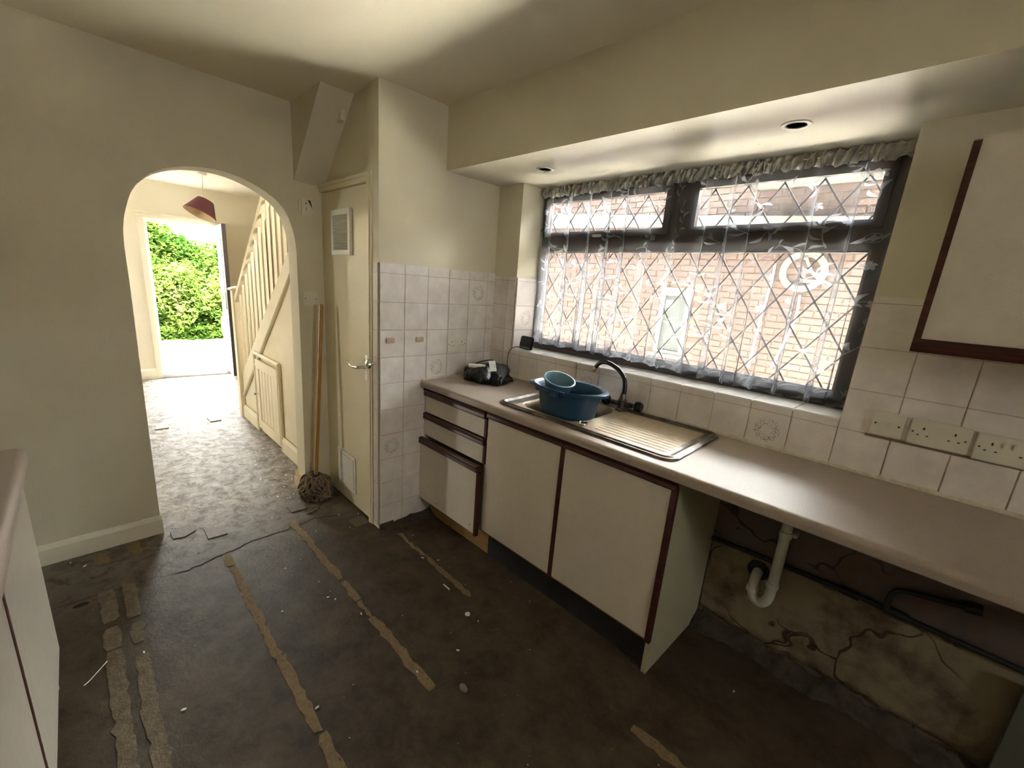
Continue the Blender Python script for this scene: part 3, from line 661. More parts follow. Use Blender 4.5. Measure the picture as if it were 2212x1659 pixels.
for i in range(nx):
    for j in range(ny):
        a = vg[i, j]; f = bm.faces.new((a, vg[i+1, j], vg[i+1, j+1], vg[i, j+1])); f.smooth = True
        c = f.calc_center_median(); z, do, db = sheight(c.x, c.y)
        f.material_index = 2 if db > .006 else (0 if do < .040 or c.x < .69 or x1-c.x < .060 or y1-c.y < .050 else 1)
bmesh.ops.dissolve_degenerate(bm, dist=1e-6, edges=bm.edges)
top = obj('sink_top', bm, [M['steel'], M['drain'], M['bowl']], sk, smooth=2)
# mixer tap
tp = thing('mixer_tap', 'blackened swan-neck mixer tap with two black knobs behind the sink', 'tap', (1.075, .745, WT+.016))
bz = WT + wz(.745) + .004
obj('tap_body', lathe(B(), [(.030, 0), (.030, .008), (.020, .014), (.018, .045), (.022, .052), (.016, .062), (.012, .085), (.0, .086)], (1.075, .745, bz), 24), M['steel'], tp, smooth=True)
obj('cross_bar', tube(B(), [(1.020, .735, bz+.034), (1.130, .755, bz+.034)], .012, 14), M['steel'], tp, smooth=True)
sp = [(1.077, .748, bz+.08), (1.076, .750, bz+.12), (1.064, .752, bz+.16), (1.035, .754, bz+.190), (1.0, .757, bz+.208), (.962, .758, bz+.219), (.925, .76, bz+.218), (.900, .76, bz+.204), (.886, .76, bz+.185)]
def smooth_path(p, k=4):
    p = [Vector(q) for q in p]; o = []
    for i in range(len(p)-1):
        a, b, c, d = p[max(i-1, 0)], p[i], p[i+1], p[min(i+2, len(p)-1)]
        for t in range(k):
            u = t/k; o.append(.5*((2*b)+(c-a)*u+(2*a-5*b+4*c-d)*u*u+(3*b-a-3*c+d)*u**3))
    return o + [p[-1]]
obj('spout', tube(B(), smooth_path(sp), .0112, 14), M['plastblack'], tp, smooth=True)['label'] = 'black swan-neck spout'
obj('nozzle', tube(B(), [(.888, .76, bz+.19), (.881, .76, bz+.174), (.879, .76, bz+.172), (.874, .76, bz+.162)], [.0095, .0095, .012, .011], 14), M['brass'], tp, smooth=True)['label'] = 'brass nozzle'
for s, (kx, ky) in ((-1, (1.012, .733)), (1, (1.140, .757))):
    obj('tap_knob', lathe(B(), [(.010, 0), (.024, s*.006), (.027, s*.022), (.021, s*.036), (.0, s*.038)], (kx, ky, bz+.036), 10, 'x'), M['plastblack'], tp, smooth=True)
t = thing('sink_plug', 'round metal plug lying on the front rim of the sink', 'plug', (1.10, .405, WT+.012))
obj('plug_disc', lathe(B(), [(.020, 0), (.021, .008), (.018, .014), (.016, .012), (.0, .012)], (1.10, .395, WT+wz(.395)+.004), 24), M['chrome'], t, smooth=True)

# bucket
bk = thing('mop_bucket', 'oval dark blue mop bucket standing in the sink bowl', 'bucket', (.925, .50, .775), -.06)
def ovl(bm, prof, n=56, cx=0, cy=0, spout=True):
    rings = []
    for a_, b_, z, sp_ in prof:
        ring = []
        for k in range(n):
            th = 2*PI*k/n; c_, s_ = cos(th), sin(th)
            rr = 1 + (sp_*max(0, c_)**6 if spout else 0)
            ring.append(bm.verts.new((cx + a_*c_*rr, cy + b_*math.copysign(abs(s_)**.92, s_), z)))
        rings.append(ring)
    for p_, q_ in zip(rings, rings[1:]):
        for k in range(n): bm.faces.new((p_[k], p_[(k+1)%n], q_[(k+1)%n], q_[k]))
    return bm, rings
bm = B(); _, rr = ovl(bm, [(.135, .105, 0, 0), (.142, .112, .004, 0), (.172, .132, .20, 0), (.180, .138, .255, .02), (.186, .143, .262, .06), (.208, .160, .266, .10), (.212, .163, .262, .10), (.212, .163, .250, .10), (.207, .158, .248, .10), (.206, .157, .260, .10), (.184, .141, .258, .06), (.176, .134, .250, .02), (.168, .128, .20, 0), (.136, .106, .008, 0)])
bm.faces.new(rr[0][::-1]); bm.faces.new(rr[-1])
obj('bucket_body', bm, M['blue'], bk, smooth=True, world=False)
bm = B(); tube(bm, smooth_path([(-.205, -.03, .262), (-.212, -.065, .255), (-.185, -.115, .262), (-.10, -.168, .268), (.02, -.172, .266), (.10, -.160, .262)]), .0045, 8); obj('carry_handle', bm, M['blue'], bk, smooth=True, world=False)
bm = B(); box(bm, -.218, -.19, -.045, .045, .205, .262, bev=.006); obj('handle_lug', bm, M['blue'], bk, world=False); bk.scale = (.90, .90, 1.0)
bm = B(); box(bm, .02, .075, -.178, -.160, .235, .262, bev=.004); obj('clip', bm, M['blue'], bk, world=False)
cp = thing('wringer_cup', 'pale teal round wringer cup tilted in the bucket', 'cup', (.853, .485, .975)); cp.rotation_euler = (.10, .30, 0)
obj('cup_wall', lathe(B(), [(.050, 0), (.058, .015), (.072, .085), (.078, .090), (.078, .096), (.072, .097), (.066, .088), (.052, .016), (.0, .010)], (0, 0, 0), 40), M['teal'], cp, smooth=True, world=False)

# black bag with papers
bg_ = thing('black_carrier_bag', 'crumpled black plastic bag folded on the worktop corner', 'bag', (.20, .63, WT+.014)); bg_.scale = (1.12, 1.05, 1.0)
bm = B(); g = bmesh.ops.create_icosphere(bm, subdivisions=5, radius=1)
ph = rng.random(12)*6
for v in g['verts']:
    x, y, z = v.co
    r = 1 + .10*sin(3*x+ph[0])*cos(4*y+ph[1]) + .07*sin(9*x+5*y+ph[2]) + .05*sin(14*y-6*z+ph[3])*cos(11*x) + .035*abs(sin(17*x+9*y+ph[4]))
    sx_ = math.copysign(abs(x)**.75, x); sy_ = math.copysign(abs(y)**.75, y)
    v.co = Vector((sx_*.145*r, sy_*.115*r, max(0, (z+.35))*.058*r + (.02*sin(5*x+ph[5]) if z > 0 else 0)))
obj('bag_body', bm, M['bag'], bg_, smooth=2, world=False)
bm = tube(B(), smooth_path([(-.10, -.03, .07), (-.06, 0, .10), (-.0, .03, .115), (.01, .02, .09)]), .003, 6)
obj('bag_string', bm, M['plastblack'], bg_, smooth=True, world=False)
t = thing('paper_roll', 'rolled white paper lying on the black bag', 'paper', (.20, .545, .998), .5)
bm = B(); tube(bm, [(-.06, 0, 0), (.045, 0, .004)], .013, 18, caps=False); tube(bm, [(-.06, 0, 0), (.045, 0, .004)], .0105, 18, caps=False)
obj('roll', bm, M['paper'], t, smooth=True, world=False)
t = thing('till_receipt', 'bent white paper receipt lying on the black bag', 'paper', (.255, .60, 1.004), -.5)
bm = B(); pr = None
for i in range(13):
    u = -.055 + .115*i/12; z = .020*cos(u*22)+.012 - (.035*sm(0, .06, u)); q = (bm.verts.new((u, -.020, z)), bm.verts.new((u, .020, z+.003)))
    if pr: bm.faces.new((pr[0], pr[1], q[1], q[0]))
    pr = q
bmesh.ops.solidify(bm, geom=bm.faces[:], thickness=.0008)
obj('sheet', bm, M['paper'], t, smooth=2, world=False)
# energy monitor
mo = thing('energy_display', 'small black display unit propped on the left end of the sill', 'display', (.285, .850, 1.100), -.10); mo.scale = (1.18, 1.18, 1.18)
bm = bx(-.050, .050, -.006, .008, 0, .070, bev=.006); bmesh.ops.rotate(bm, verts=bm.verts, cent=(0,0,0), matrix=Matrix.Rotation(-.22, 3, 'X')); bmesh.ops.translate(bm, verts=bm.verts, vec=(0, 0, .002))
obj('case', bm, M['plastblack'], mo, world=False)
bm = bx(-.044, .044, -.0072, -.0058, .022, .065); bmesh.ops.rotate(bm, verts=bm.verts, cent=(0,0,0), matrix=Matrix.Rotation(-.22, 3, 'X')); bmesh.ops.translate(bm, verts=bm.verts, vec=(0, 0, .002))
obj('screen', bm, mat('dark_screen', (.035, .035, .04), .08), mo, world=False)
for k in range(6):
    bm = bx(-.040+k*.0145, -.032+k*.0145, -.0075, -.0058, .008, .0105); bmesh.ops.rotate(bm, verts=bm.verts, cent=(0,0,0), matrix=Matrix.Rotation(-.22, 3, 'X')); bmesh.ops.translate(bm, verts=bm.verts, vec=(0, 0, .002))
    obj('button_mark', bm, M['white'], mo, world=False)
obj('stand', bx(-.02, .02, .008, .038, 0.0, .004), M['plastblack'], mo, world=False)
tag(obj('display_cable', tube(B(), smooth_path([(.262, .850, 1.112), (.225, .82, 1.110), (.205, .795, 1.085), (.200, .785, 1.03), (.215, .775, .97), (.235, .76, .935), (.250, .74, .918)]), .0022, 8), M['plastblack'], smooth=True), 'thin black cable hanging from the display to the worktop', 'cable')

# ---------------- sockets ----------------
def socket2(name, label, origin, rz, w_=.146):
    t = thing(name, label, 'socket', origin, rz)
    obj('plate', bx(-w_/2, w_/2, -.011, 0, -.043, .043, bev=.003), M['white'], t, world=False)
    for s in (-1, 1):
        cx = s*.037 + (0 if s < 0 else .0)
        for nm, a in (('earth_slot', (cx-.002, cx+.002, -.0116, -.0105, .010, .018)), ('pin_slot', (cx-.0145, cx-.0085, -.0116, -.0105, -.010, -.0065)), ('pin_slot', (cx+.0085, cx+.0145, -.0116, -.0105, -.010, -.0065))):
            obj(nm, bx(*a), M['slot'], t, world=False)
        obj('rocker', bx(s*.010-.0055, s*.010+.0055, -.014, -.010, .008, .026, bev=.0012), M['white'], t, world=False)
        obj('screw', lathe(B(), [(.003, -.011), (.003, -.0118), (0, -.0118)], (s*.062, 0, .0), 10, 'y'), M['hinge'], t, world=False)
    return t
socket2('double_socket', 'white double socket on the tiled end wall', (.007, .515, 1.110), PI/2, .140)
socket2('double_socket', 'white double socket in the middle of the row right of the window', (2.190, WY-.007, 1.112), 0)
socket2('double_socket', 'white double socket at the right end of the row under the wall cabinet', (2.345, WY-.007, 1.108), 0)
t = thing('fused_switch', 'white square fused switch at the left end of the socket row', 'switch', (2.061, WY-.007, 1.114))
obj('plate', bx(-.043, .043, -.011, 0, -.043, .043, bev=.003), M['white'], t, world=False)
obj('rocker', bx(.004, .022, -.014, -.010, -.010, .010, bev=.0012), M['white'], t, world=False)
obj('fuse_carrier', bx(-.022, -.006, -.013, -.010, -.010, .010, bev=.001), M['white'], t, world=False)
for s in (-1, 1): obj('screw', lathe(B(), [(.003, -.011), (.003, -.0118), (0, -.0118)], (s*.031, 0, .0), 10, 'y'), M['slot'], t, world=False)
obj('grout_bed', bx(2.01, 2.44, WY-.010, WY-.0075, 1.060, 1.068), mat('dirty_joint', (.20, .15, .10), .9), wall_right)
for yy, lb in ((.061, 'tan adhesive pad left on the tile nearest the cupboard'), (.249, 'tan adhesive pad on the second tile beside the socket')):
    tag(obj('adhesive_pad', bx(.007, .014, yy-.027, yy+.027, 1.131, 1.160, bev=.003), M['pad']), lb, 'pad')

# ---------------- pipes below the worktop ----------------
t = thing('waste_pipe', 'white plastic waste pipe with a U-bend below the worktop', 'pipe', (1.85, .76, .25))
P_ = smooth_path([(1.868, .755, .875), (1.868, .755, .60), (1.868, .755, .36), (1.862, .755, .30), (1.842, .758, .272), (1.815, .762, .275), (1.800, .768, .305), (1.800, .772, .345), (1.800, .785, .372), (1.800, .815, .382)], 5)
obj('bend', tube(B(), P_, .0195, 18), M['whitepipe'], t, smooth=True)
for z, x in ((.61, 1.868), (.375, 1.868)): obj('collar', tube(B(), [(x, .755, z-.012), (x, .755, z+.012)], .0235, 18), M['whitepipe'], t, smooth=True)
obj('collar', tube(B(), [(1.800, .767, .300), (1.800, .771, .322)], .0235, 18), M['whitepipe'], t, smooth=True)
obj('pipe_clip', bx(1.885, 1.905, .765, .808, .600, .618, bev=.003), M['whitepipe'], t)
obj('wall_hole', lathe(B(), [(.044, 0), (.040, -.004), (0, -.004)], (1.800, WY-.012, .385), 18, 'y'), M['slot'], wall_right)
t = thing('supply_pipe', 'dark grimy pipe running level along the wall below the worktop', 'pipe', (2.2, .79, .455))
obj('pipe', tube(B(), [(1.598, .788, .446), (1.86, .790, .457), (2.12, .790, .468), (2.25, .790, .462), (2.60, .790, .455), (3.25, .790, .45)], .0095, 12), M['black'], t, smooth=True)
for x in (2.10, 2.235): obj('joint', tube(B(), [(x-.03, .790, .466), (x+.03, .790, .463)], .0145, 12), M['black'], t, smooth=True)
t = thing('branch_pipe', 'dark bent pipe rising from the level pipe to a capped end', 'pipe', (2.3, .79, .5))
obj('pipe', tube(B(), smooth_path([(2.205, .785, .465), (2.205, .785, .510), (2.212, .785, .540), (2.235, .785, .558), (2.27, .785, .566), (2.33, .785, .578), (2.385, .785, .590)]), .0095, 12), M['black'], t, smooth=True)
obj('cap', tube(B(), [(2.375, .785, .588), (2.415, .785, .596)], .018, 14), M['black'], t, smooth=True)

# ---------------- downlights ----------------
for (x, y), lb in zip(DL, ('empty round downlight hole nearer the end wall', 'empty round downlight hole over the middle of the window')):
    t = thing('downlight', lb, 'light fitting', (x, y, SZ))
    obj('bezel', lathe(B(), [(.030, .004), (.031, -.003), (.040, -.004), (.046, -.002), (.047, .0)], (x, y, SZ), 36), M['white'], t, smooth=True)
    obj('can', lathe(B(), [(.0299, .0), (.0299, .09), (0.0, .09)], (x, y, SZ), 28), M['slot'], t, smooth=True)
for x, y in ((.30, .50), (.92, .47), (1.28, .47), (1.47, .78), (.95, .76), (.45, .72)):
    obj('filler_spot', lathe(B(), [(.004, 0), (.003, -.0008), (0, -.0008)], (x, y, SZ), 8), M['pad'], soffit)

# ---------------- window ----------------
WYF = 1.030; KW = (1.030+1.1534)/(.958+1.1534)
def wx(x): return min(max(2.1555 - (2.1555-x)*KW, .2), 1.93)
def wzz(z): return min(max(1.478 + (z-1.478)*KW, 1.1), SZ)
def wr(a, b, c, d): return rect(wx(a), wx(b), wzz(c), wzz(d))
bm = plate(rect(.2, 1.93, 1.100, SZ), [wr(.290, 1.872, 1.160, 1.700), wr(.292, 1.068, 1.790, 2.000), wr(1.178, 1.872, 1.790, 2.000)], .05, 'xz')
bmesh.ops.translate(bm, verts=bm.verts, vec=(0, WYF-.012, 0)); win = struct('window_1', bm, M['frame'])
bm = plate(wr(.280, 1.080, 1.778, 2.012), [wr(.318, 1.048, 1.806, 1.968)], .03, 'xz'); bmesh.ops.translate(bm, verts=bm.verts, vec=(0, WYF-.030, 0)); obj('top_sash', bm, M['frame'], win)
bm = plate(wr(1.166, 1.884, 1.778, 2.012), [wr(1.204, 1.852, 1.806, 1.968)], .03, 'xz'); bmesh.ops.translate(bm, verts=bm.verts, vec=(0, WYF-.030, 0)); obj('top_sash', bm, M['frame'], win)
bm = plate(wr(.276, 1.880, 1.150, 1.708), [wr(.298, 1.862, 1.176, 1.694)], .016, 'xz'); bmesh.ops.translate(bm, verts=bm.verts, vec=(0, WYF-.004, 0)); obj('glazing_bead', bm, mat('pale_bead', (.16, .125, .10), .5), win)
obj('inner_sill', bx(.2, 1.93, 1.000, 1.022, 1.099, 1.128, bev=.003), M['frame'], win)
for r_ in (wr(.27, 1.87, 1.165, 1.70), wr(.31, 1.055, 1.80, 1.975), wr(1.196, 1.86, 1.80, 1.975)):
    bm = plate(r_, [], .004, 'xz'); bmesh.ops.translate(bm, verts=bm.verts, vec=(0, WYF+.014, 0)); obj('pane', bm, M['glass'], win)
# leaded diamonds: every strip a part
def clip(px, pz, dx, dz, r):
    t0, t1 = -9, 9
    for p, d, lo, hi in ((px, dx, r[0], r[1]), (pz, dz, r[2], r[3])):
        a, b = (lo-p)/d, (hi-p)/d; a, b = min(a, b), max(a, b); t0, t1 = max(t0, a), min(t1, b)
    return (t0, t1) if t1 - t0 > .03 else None
def leads(r, cx, cz, p, q):
    for s in (1, -1):
        for k in range(-30, 30):
            c = clip(cx + k*p, cz, p/2, s*q/2, r)
            if not c: continue
            a = Vector((cx+k*p+p/2*c[0], WYF+.011, cz+s*q/2*c[0])); b = Vector((cx+k*p+p/2*c[1], WYF+.011, cz+s*q/2*c[1]))
            d = (b-a).normalized(); n = Vector((-d.z, 0, d.x))*.0034; bm = B()
            vs = [bm.verts.new(v) for v in (a-n, b-n, b+n, a+n)]; f = bm.faces.new(vs)
            e = bmesh.ops.extrude_face_region(bm, geom=[f])
            for v in e['geom']:
                if isinstance(v, bmesh.types.BMVert): v.co.y -= .0025
            obj('lead_strip', bm, M['lead'], win)
leads((wx(.298), wx(1.862), wzz(1.176), wzz(1.694)), wx(.430), wzz(1.606), .137*KW, .195*KW)
leads((wx(.318), wx(1.048), wzz(1.806), wzz(1.968)), wx(.522), wzz(1.965), .137*KW, .195*KW)
leads((wx(1.204), wx(1.852), wzz(1.806), wzz(1.968)), wx(1.260), wzz(1.965), .137*KW, .195*KW)
obj('stay_handle', bx(.60, .66, WYF-.045, WYF-.03, 1.782, 1.796, bev=.003), M['white'], win)

# ---------------- net curtain ----------------
cu = thing('net_curtain', 'sheer white net curtain with embroidered leaves across the kitchen window', 'curtain', (1.07, .905, 2.04))
CX0, CX1 = .222, 1.914
kn = np.linspace(0, 1, 26); wob = np.cumsum(.6 + rng.random(26)*1.1); wob = (wob-wob[0])/(wob[-1]-wob[0])
NF = 13.5; amp_k = .6 + rng.random(40)*1.3; lat = rng.random(40)
def cpos(u, z):
    ph_ = 2*PI*NF*float(np.interp(u, kn, wob)); k = int(ph_/(2*PI)) % 40; fr = (ph_/(2*PI)) % 1
    am = amp_k[k]*(1-fr) + amp_k[(k+1) % 40]*fr
    tz = (2.03 - z)/.88; g_ = .35 + .65*min(1, max(0, tz)*1.6)
    x = CX0 + (CX1-CX0)*u + (.026)*am*g_*sin(ph_ + .5*tz*sin(k*1.7)) + .006*tz*sin(7*u+2*tz)
    y = .966 + .018*am*g_*cos(ph_) + .003*sin(23*u + 4*tz)
    if u < .05: x -= (.05-u)*.6*(sin(min(1, tz*1.2)*PI*.5))
    x = max(.207, x)
    return x, y
def zbot(u): return 1.130 - .020*u + .012*abs(sin(u*PI*24)) + .010*sin(u*5)
NU, NV = 620, 56; verts = []; dens = []
for i in range(NU+1):
    u = i/NU; zb = zbot(u)
    for j in range(NV+1):
        v = (j/NV); z = 2.022 + (zb-2.022)*v; x, y = cpos(u, z); verts.append((x, y, z))
        b = z - zb; sc = .060 + .02*abs(sin(u*PI*24 + .8))
        dens.append((.22 + .16*sin(u*420 + b*300)) * (1 if b < sc else 0) + (.30 if b < .006 else 0))
faces = [(i*(NV+1)+j, (i+1)*(NV+1)+j, (i+1)*(NV+1)+j+1, i*(NV+1)+j+1) for i in range(NU) for j in range(NV)]
me = bpy.data.meshes.new('net'); me.from_pydata(verts, [], faces); me.polygons.foreach_set('use_smooth', [True]*len(faces)); me.materials.append(M['net'])
at = me.attributes.new('dens', 'FLOAT', 'POINT'); at.data.foreach_set('value', dens)
me.transform(mworld(cu).inverted()); o = bpy.data.objects.new('net_panel', me); C.objects.link(o); o.parent = cu
# embroidery
ev, ef = [], []
def emb_poly(pts):
    b0 = len(ev)
    for uu, z in pts:
        uu = min(1, max(0, uu)); z = max(z, zbot(uu)+.004); x, y = cpos(uu, z); ev.append((x, y-.0012, z))
    n_ = len(pts)//2
    for k in range(n_-1): ef.append((b0+2*k, b0+2*k+1, b0+2*k+3, b0+2*k+2))
def emb_leaf(u, z, ang, L_, W_):
    pts = []
    for k in range(7):
        t = k/6; wv = W_*sin(PI*t)**.8; cx, cz = L_*t*cos(ang), L_*t*sin(ang); bend = .18*L_*sin(PI*t)
        cx -= bend*sin(ang); cz += bend*cos(ang)
        for s in (-1, 1): pts.append((u + (cx - s*wv/2*sin(ang))/(CX1-CX0), z + cz + s*wv/2*cos(ang)))
    emb_poly(pts)
def emb_stem(p0, a0, L_, curl):
    x, z, a = p0[0], p0[1], a0; pts = []; N_ = 14
    for k in range(N_):
        for s in (-1, 1): pts.append((x - s*.0011*sin(a)/(CX1-CX0), z + s*.0011*cos(a)))
        x += L_/N_*cos(a)/(CX1-CX0); z += L_/N_*sin(a); a += curl/N_
        if k in (3, 6, 9, 12):
            s = 1 if k in (3, 9) else -1; emb_leaf(x, z, a + s*.75, .030 + .012*rng.random(), .0105)
    emb_poly(pts)
for i in range(16):
    for j in range(7):
        u = (i + .5 + .3*rng.normal()*.6)/16; z = 1.24 + j*.115 + .055*(i % 2) + rng.normal(0, .012)
        if z > 1.98: continue
        c_ = rng.integers(0, 4); a = PI/2 + rng.normal(0, .5)
        if c_ < 3: emb_stem((u, z), a, .085 + .03*rng.random(), rng.normal(0, 1.6))
        else:
            for k in range(5): emb_leaf(u, z, a + 2*PI*k/5, .019, .012)
for i in range(27):
    u = (i+.5)/27
    for k in range(5): emb_leaf(u, 1.145 + .003*k, PI/2 + (k-2)*.45, .034, .006)
me = bpy.data.meshes.new('emb'); me.from_pydata(ev, [], ef); me.materials.append(M['embro']); me.transform(mworld(cu).inverted())
o = bpy.data.objects.new('embroidery', me); C.objects.link(o); o.parent = cu; o['kind'] = 'stuff'
# gathered heading
hv, hf = [], []; NU2, NV2 = 900, 7
for i in range(NU2+1):
    u = i/NU2; x = CX0 + (CX1-CX0)*u
    for j in range(NV2+1):
        z = 2.066 - .056*j/NV2; q = sin(j/NV2*PI)
        y = .972 + .008*sin(u*430 + 2*sin(u*61) + j*.5) + .005*sin(u*171 + j) - .006*q
        hv.append((x + .004*sin(u*300+j), y, z + .004*sin(u*190+1.3*j) + .003*sin(u*77)))
hf = [(i*(NV2+1)+j, (i+1)*(NV2+1)+j, (i+1)*(NV2+1)+j+1, i*(NV2+1)+j+1) for i in range(NU2) for j in range(NV2)]
me = bpy.data.meshes.new('head'); me.from_pydata(hv, [], hf); me.polygons.foreach_set('use_smooth', [True]*len(hf)); me.materials.append(M['heading']); me.transform(mworld(cu).inverted())
o = bpy.data.objects.new('gathered_heading', me); C.objects.link(o); o.parent = cu
obj('curtain_wire', tube(B(), [(.203, .974, 2.045), (1.928, .974, 2.045)], .003, 8), M['white'], cu)

# ---------------- mop ----------------
mp = thing('string_mop', 'string mop with a wooden handle leaning in the corner beside the cupboard door', 'mop', (-.62, -.10, 0))
obj('handle', tube(B(), [(-.618, -.135, .13), (-.606, -.10, .70), (-.600, -.068, 1.275), (-.600, -.067, 1.290)], [.012, .0125, .0125, .008], 14), M['handle'], mp, smooth=True)['label'] = 'varnished wooden handle'
obj('socket', tube(B(), [(-.621, -.137, .085), (-.620, -.137, .115), (-.6185, -.135, .165)], [.026, .020, .016], 14), M['navy'], mp, smooth=True)['label'] = 'blue plastic socket'
sv, sf = [], []
def strand(pts, r, n=5):
    b0 = len(sv); pts = [Vector(p) for p in pts]; s = None
    for i, p in enumerate(pts):
        d = (pts[min(i+1, len(pts)-1)] - pts[max(i-1, 0)]).normalized()
        if s is None: s, t = frame_of(d)
        else: s = (s-d*s.dot(d)).normalized(); t = s.cross(d)
        for k in range(n): sv.append(p + r*(cos(2*PI*k/n)*s + sin(2*PI*k/n)*t))
    for i in range(len(pts)-1):
        for k in range(n): sf.append((b0+i*n+k, b0+i*n+(k+1) % n, b0+(i+1)*n+(k+1) % n, b0+(i+1)*n+k))
for i in range(150):
    a = rng.random()*2*PI; R_ = .105*(.35 + .65*rng.random()**.5); top_ = .125 + rng.normal(0, .008)
    pts = []; wob_ = rng.random()*6; tw = rng.normal(0, .5)
    for k in range(14):
        t = k/13; rad = .016 + (R_-.016)*math.sin(min(1, t*1.7)*PI/2) + .008*sin(wob_ + 9*t); z = top_*(1 - t**1.5) + .022*sin(PI*min(1, t*1.8)) + .006
        aa = a + tw*t + .34*sin(wob_*2 + 8*t)
        x = -.625 + rad*cos(aa)*1.0; y = -.135 + rad*sin(aa)*.95
        y = min(y, -.014); x = max(x, ax(-.1)+.012) if y > -.15 else x
        pts.append((x, y, max(.005, z + .004*sin(15*t+wob_))))
    strand(pts, .0062)
me = bpy.data.meshes.new('yarn'); me.from_pydata(sv, [], sf); me.polygons.foreach_set('use_smooth', [True]*len(sf)); me.materials.append(M['yarn']); me.transform(mworld(mp).inverted())
o = bpy.data.objects.new('mop_strings', me); C.objects.link(o); o.parent = mp; o['kind'] = 'stuff'; o['label'] = 'tangled grey-brown cotton strings'
tag(obj('loose_string', tube(B(), smooth_path([(-.50, -.16, .004), (-.46, -.19, .004), (-.43, -.23, .004), (-.42, -.27, .004)]), .003, 6), M['yarn'], smooth=True), 'single loose mop string on the floor by the mop', 'string')

# ---------------- debris ----------------
def chip_bm(r, n=6, h=.003):
    bm = B(); p = [(r*(.6+.6*rng.random())*cos(2*PI*k/n), r*(.6+.6*rng.random())*sin(2*PI*k/n)*.7) for k in range(n)]
    return prism(bm, p, 0, h)
named = [((.666, .013), 'stick', 'short thin white stick lying on the brown floor', 'stick'), ((.895, -.03), 'paper_scrap', 'small torn white scrap near the middle of the floor', 'scrap'), ((1.181, -.28), 'plastic_scrap', 'crumpled grey scrap in the foreground floor beside the sand strip', 'scrap'),
         ((-.22, -1.299), 'floor_stain', 'small dark oval blob on the floor near the left skirting', 'stain'), ((.33, -1.27), 'straw', 'thin pale straw on the floor beside the left cabinet', 'straw')]
tag(obj('stick', bx(.650, .700, .002, .008, 0, .004), M['chip']), named[0][2], 'stick')
o = tag(obj('paper_scrap', chip_bm(.018, 7), M['chip'], loc=(.885, -.03, 0)), named[1][2], 'scrap')
bm = chip_bm(.022, 9, .010); 
for v in bm.verts: v.co.z += abs(rng.normal(0, .003))
tag(obj('plastic_scrap', bm, mat('grey_scrap', (.20, .18, .17), .5), loc=(1.175, -.285, 0)), named[2][2], 'scrap')
obj('floor_stain', lathe(B(), [(.022, 0), (.020, .001), (0, .001)], (-.22, -1.299, 0), 14, sx=.7, sy=1.2), M['crack'], floor)
tag(obj('straw', tube(B(), smooth_path([(.30, -1.30, .003), (.28, -1.28, .003), (.22, -1.235, .004)]), .0015, 6), M['chip']), named[4][2], 'straw')
spots = [(1.0, -.375), (.58, -.40), (.47, .10), (.40, .045), (.42, -.45), (.385, -.47), (1.02, -.19), (.95, -.02), (.35, -.66), (.9, -.72), (-.24, -.02), (-.30, -.12), (-.12, -.13), (-.40, -.55), (-.35, -.85), (1.87, .52), (.05, -.55), (-.45, -.2), (-.62, -1.33), (-.55, -1.28), (.62, -1.06), (.25, -1.13), (-.5, -.45), (-.2, -.3), (1.4, -.6), (.18, .12)]
c0 = None
for i, (x, y) in enumerate(spots):
    if c0 is None: c0 = tag(obj('plaster_crumb', chip_bm(.006, 6), M['chip'], loc=(x, y, 0)), 'tiny white plaster crumb on the brown kitchen floor', 'crumb', 'plaster crumbs on the kitchen floor')
    else:
        c = c0.copy(); C.objects.link(c); c.location = (x, y, 0); c.rotation_euler = (0, 0, rng.random()*6); s_ = .5 + rng.random()*.9; c.scale = (s_, s_, 1)
dv, df = [], []
def crumbs(n, fx, fy, smin, smax):
    for i in range(n):
        x, y = fx(), fy(); r = smin + (smax-smin)*rng.random()**3; b0 = len(dv); a0 = rng.random()*6
        for k in range(4): dv.append((x + r*cos(a0+k*PI/2)*(.5+rng.random()), y + r*sin(a0+k*PI/2)*(.4+.6*rng.random()), .0008 + r*.3))
        dv.append((x, y, .0005+r*.6)); df.extend([(b0, b0+1, b0+4), (b0+1, b0+2, b0+4), (b0+2, b0+3, b0+4), (b0+3, b0, b0+4)])
def grit(name, m, lb, args):
    global dv, df
    dv, df = [], []; [crumbs(*a) for a in args]
    me = bpy.data.meshes.new(name); me.from_pydata(dv, [], df); me.materials.append(m); o = bpy.data.objects.new(name, me); C.objects.link(o); tag(o, lb, 'debris', kind='stuff')
U = lambda a, b: (lambda: a + (b-a)*rng.random()); Nn = lambda m_, s: (lambda: rng.normal(m_, s))
grit('pale_grit', M['chip'], 'pale plaster grit scattered over the hall and kitchen floor', [(260, U(-4.5, -.4), U(-.9, -.1), .0015, .0055), (170, U(-1.7, -.6), Nn(-.18, .09), .002, .010), (120, U(-.7, 2.3), U(-1.3, .3), .0012, .004)])
grit('dark_grit', M['scrap'], 'dark crumbs of old adhesive scattered over the floor', [(160, U(-3.0, -.4), U(-.9, -.1), .002, .008), (60, U(-2.8, -1.0), Nn(-.11, .035), .003, .012), (60, U(-.6, 1.9), U(-1.3, .3), .002, .005)])

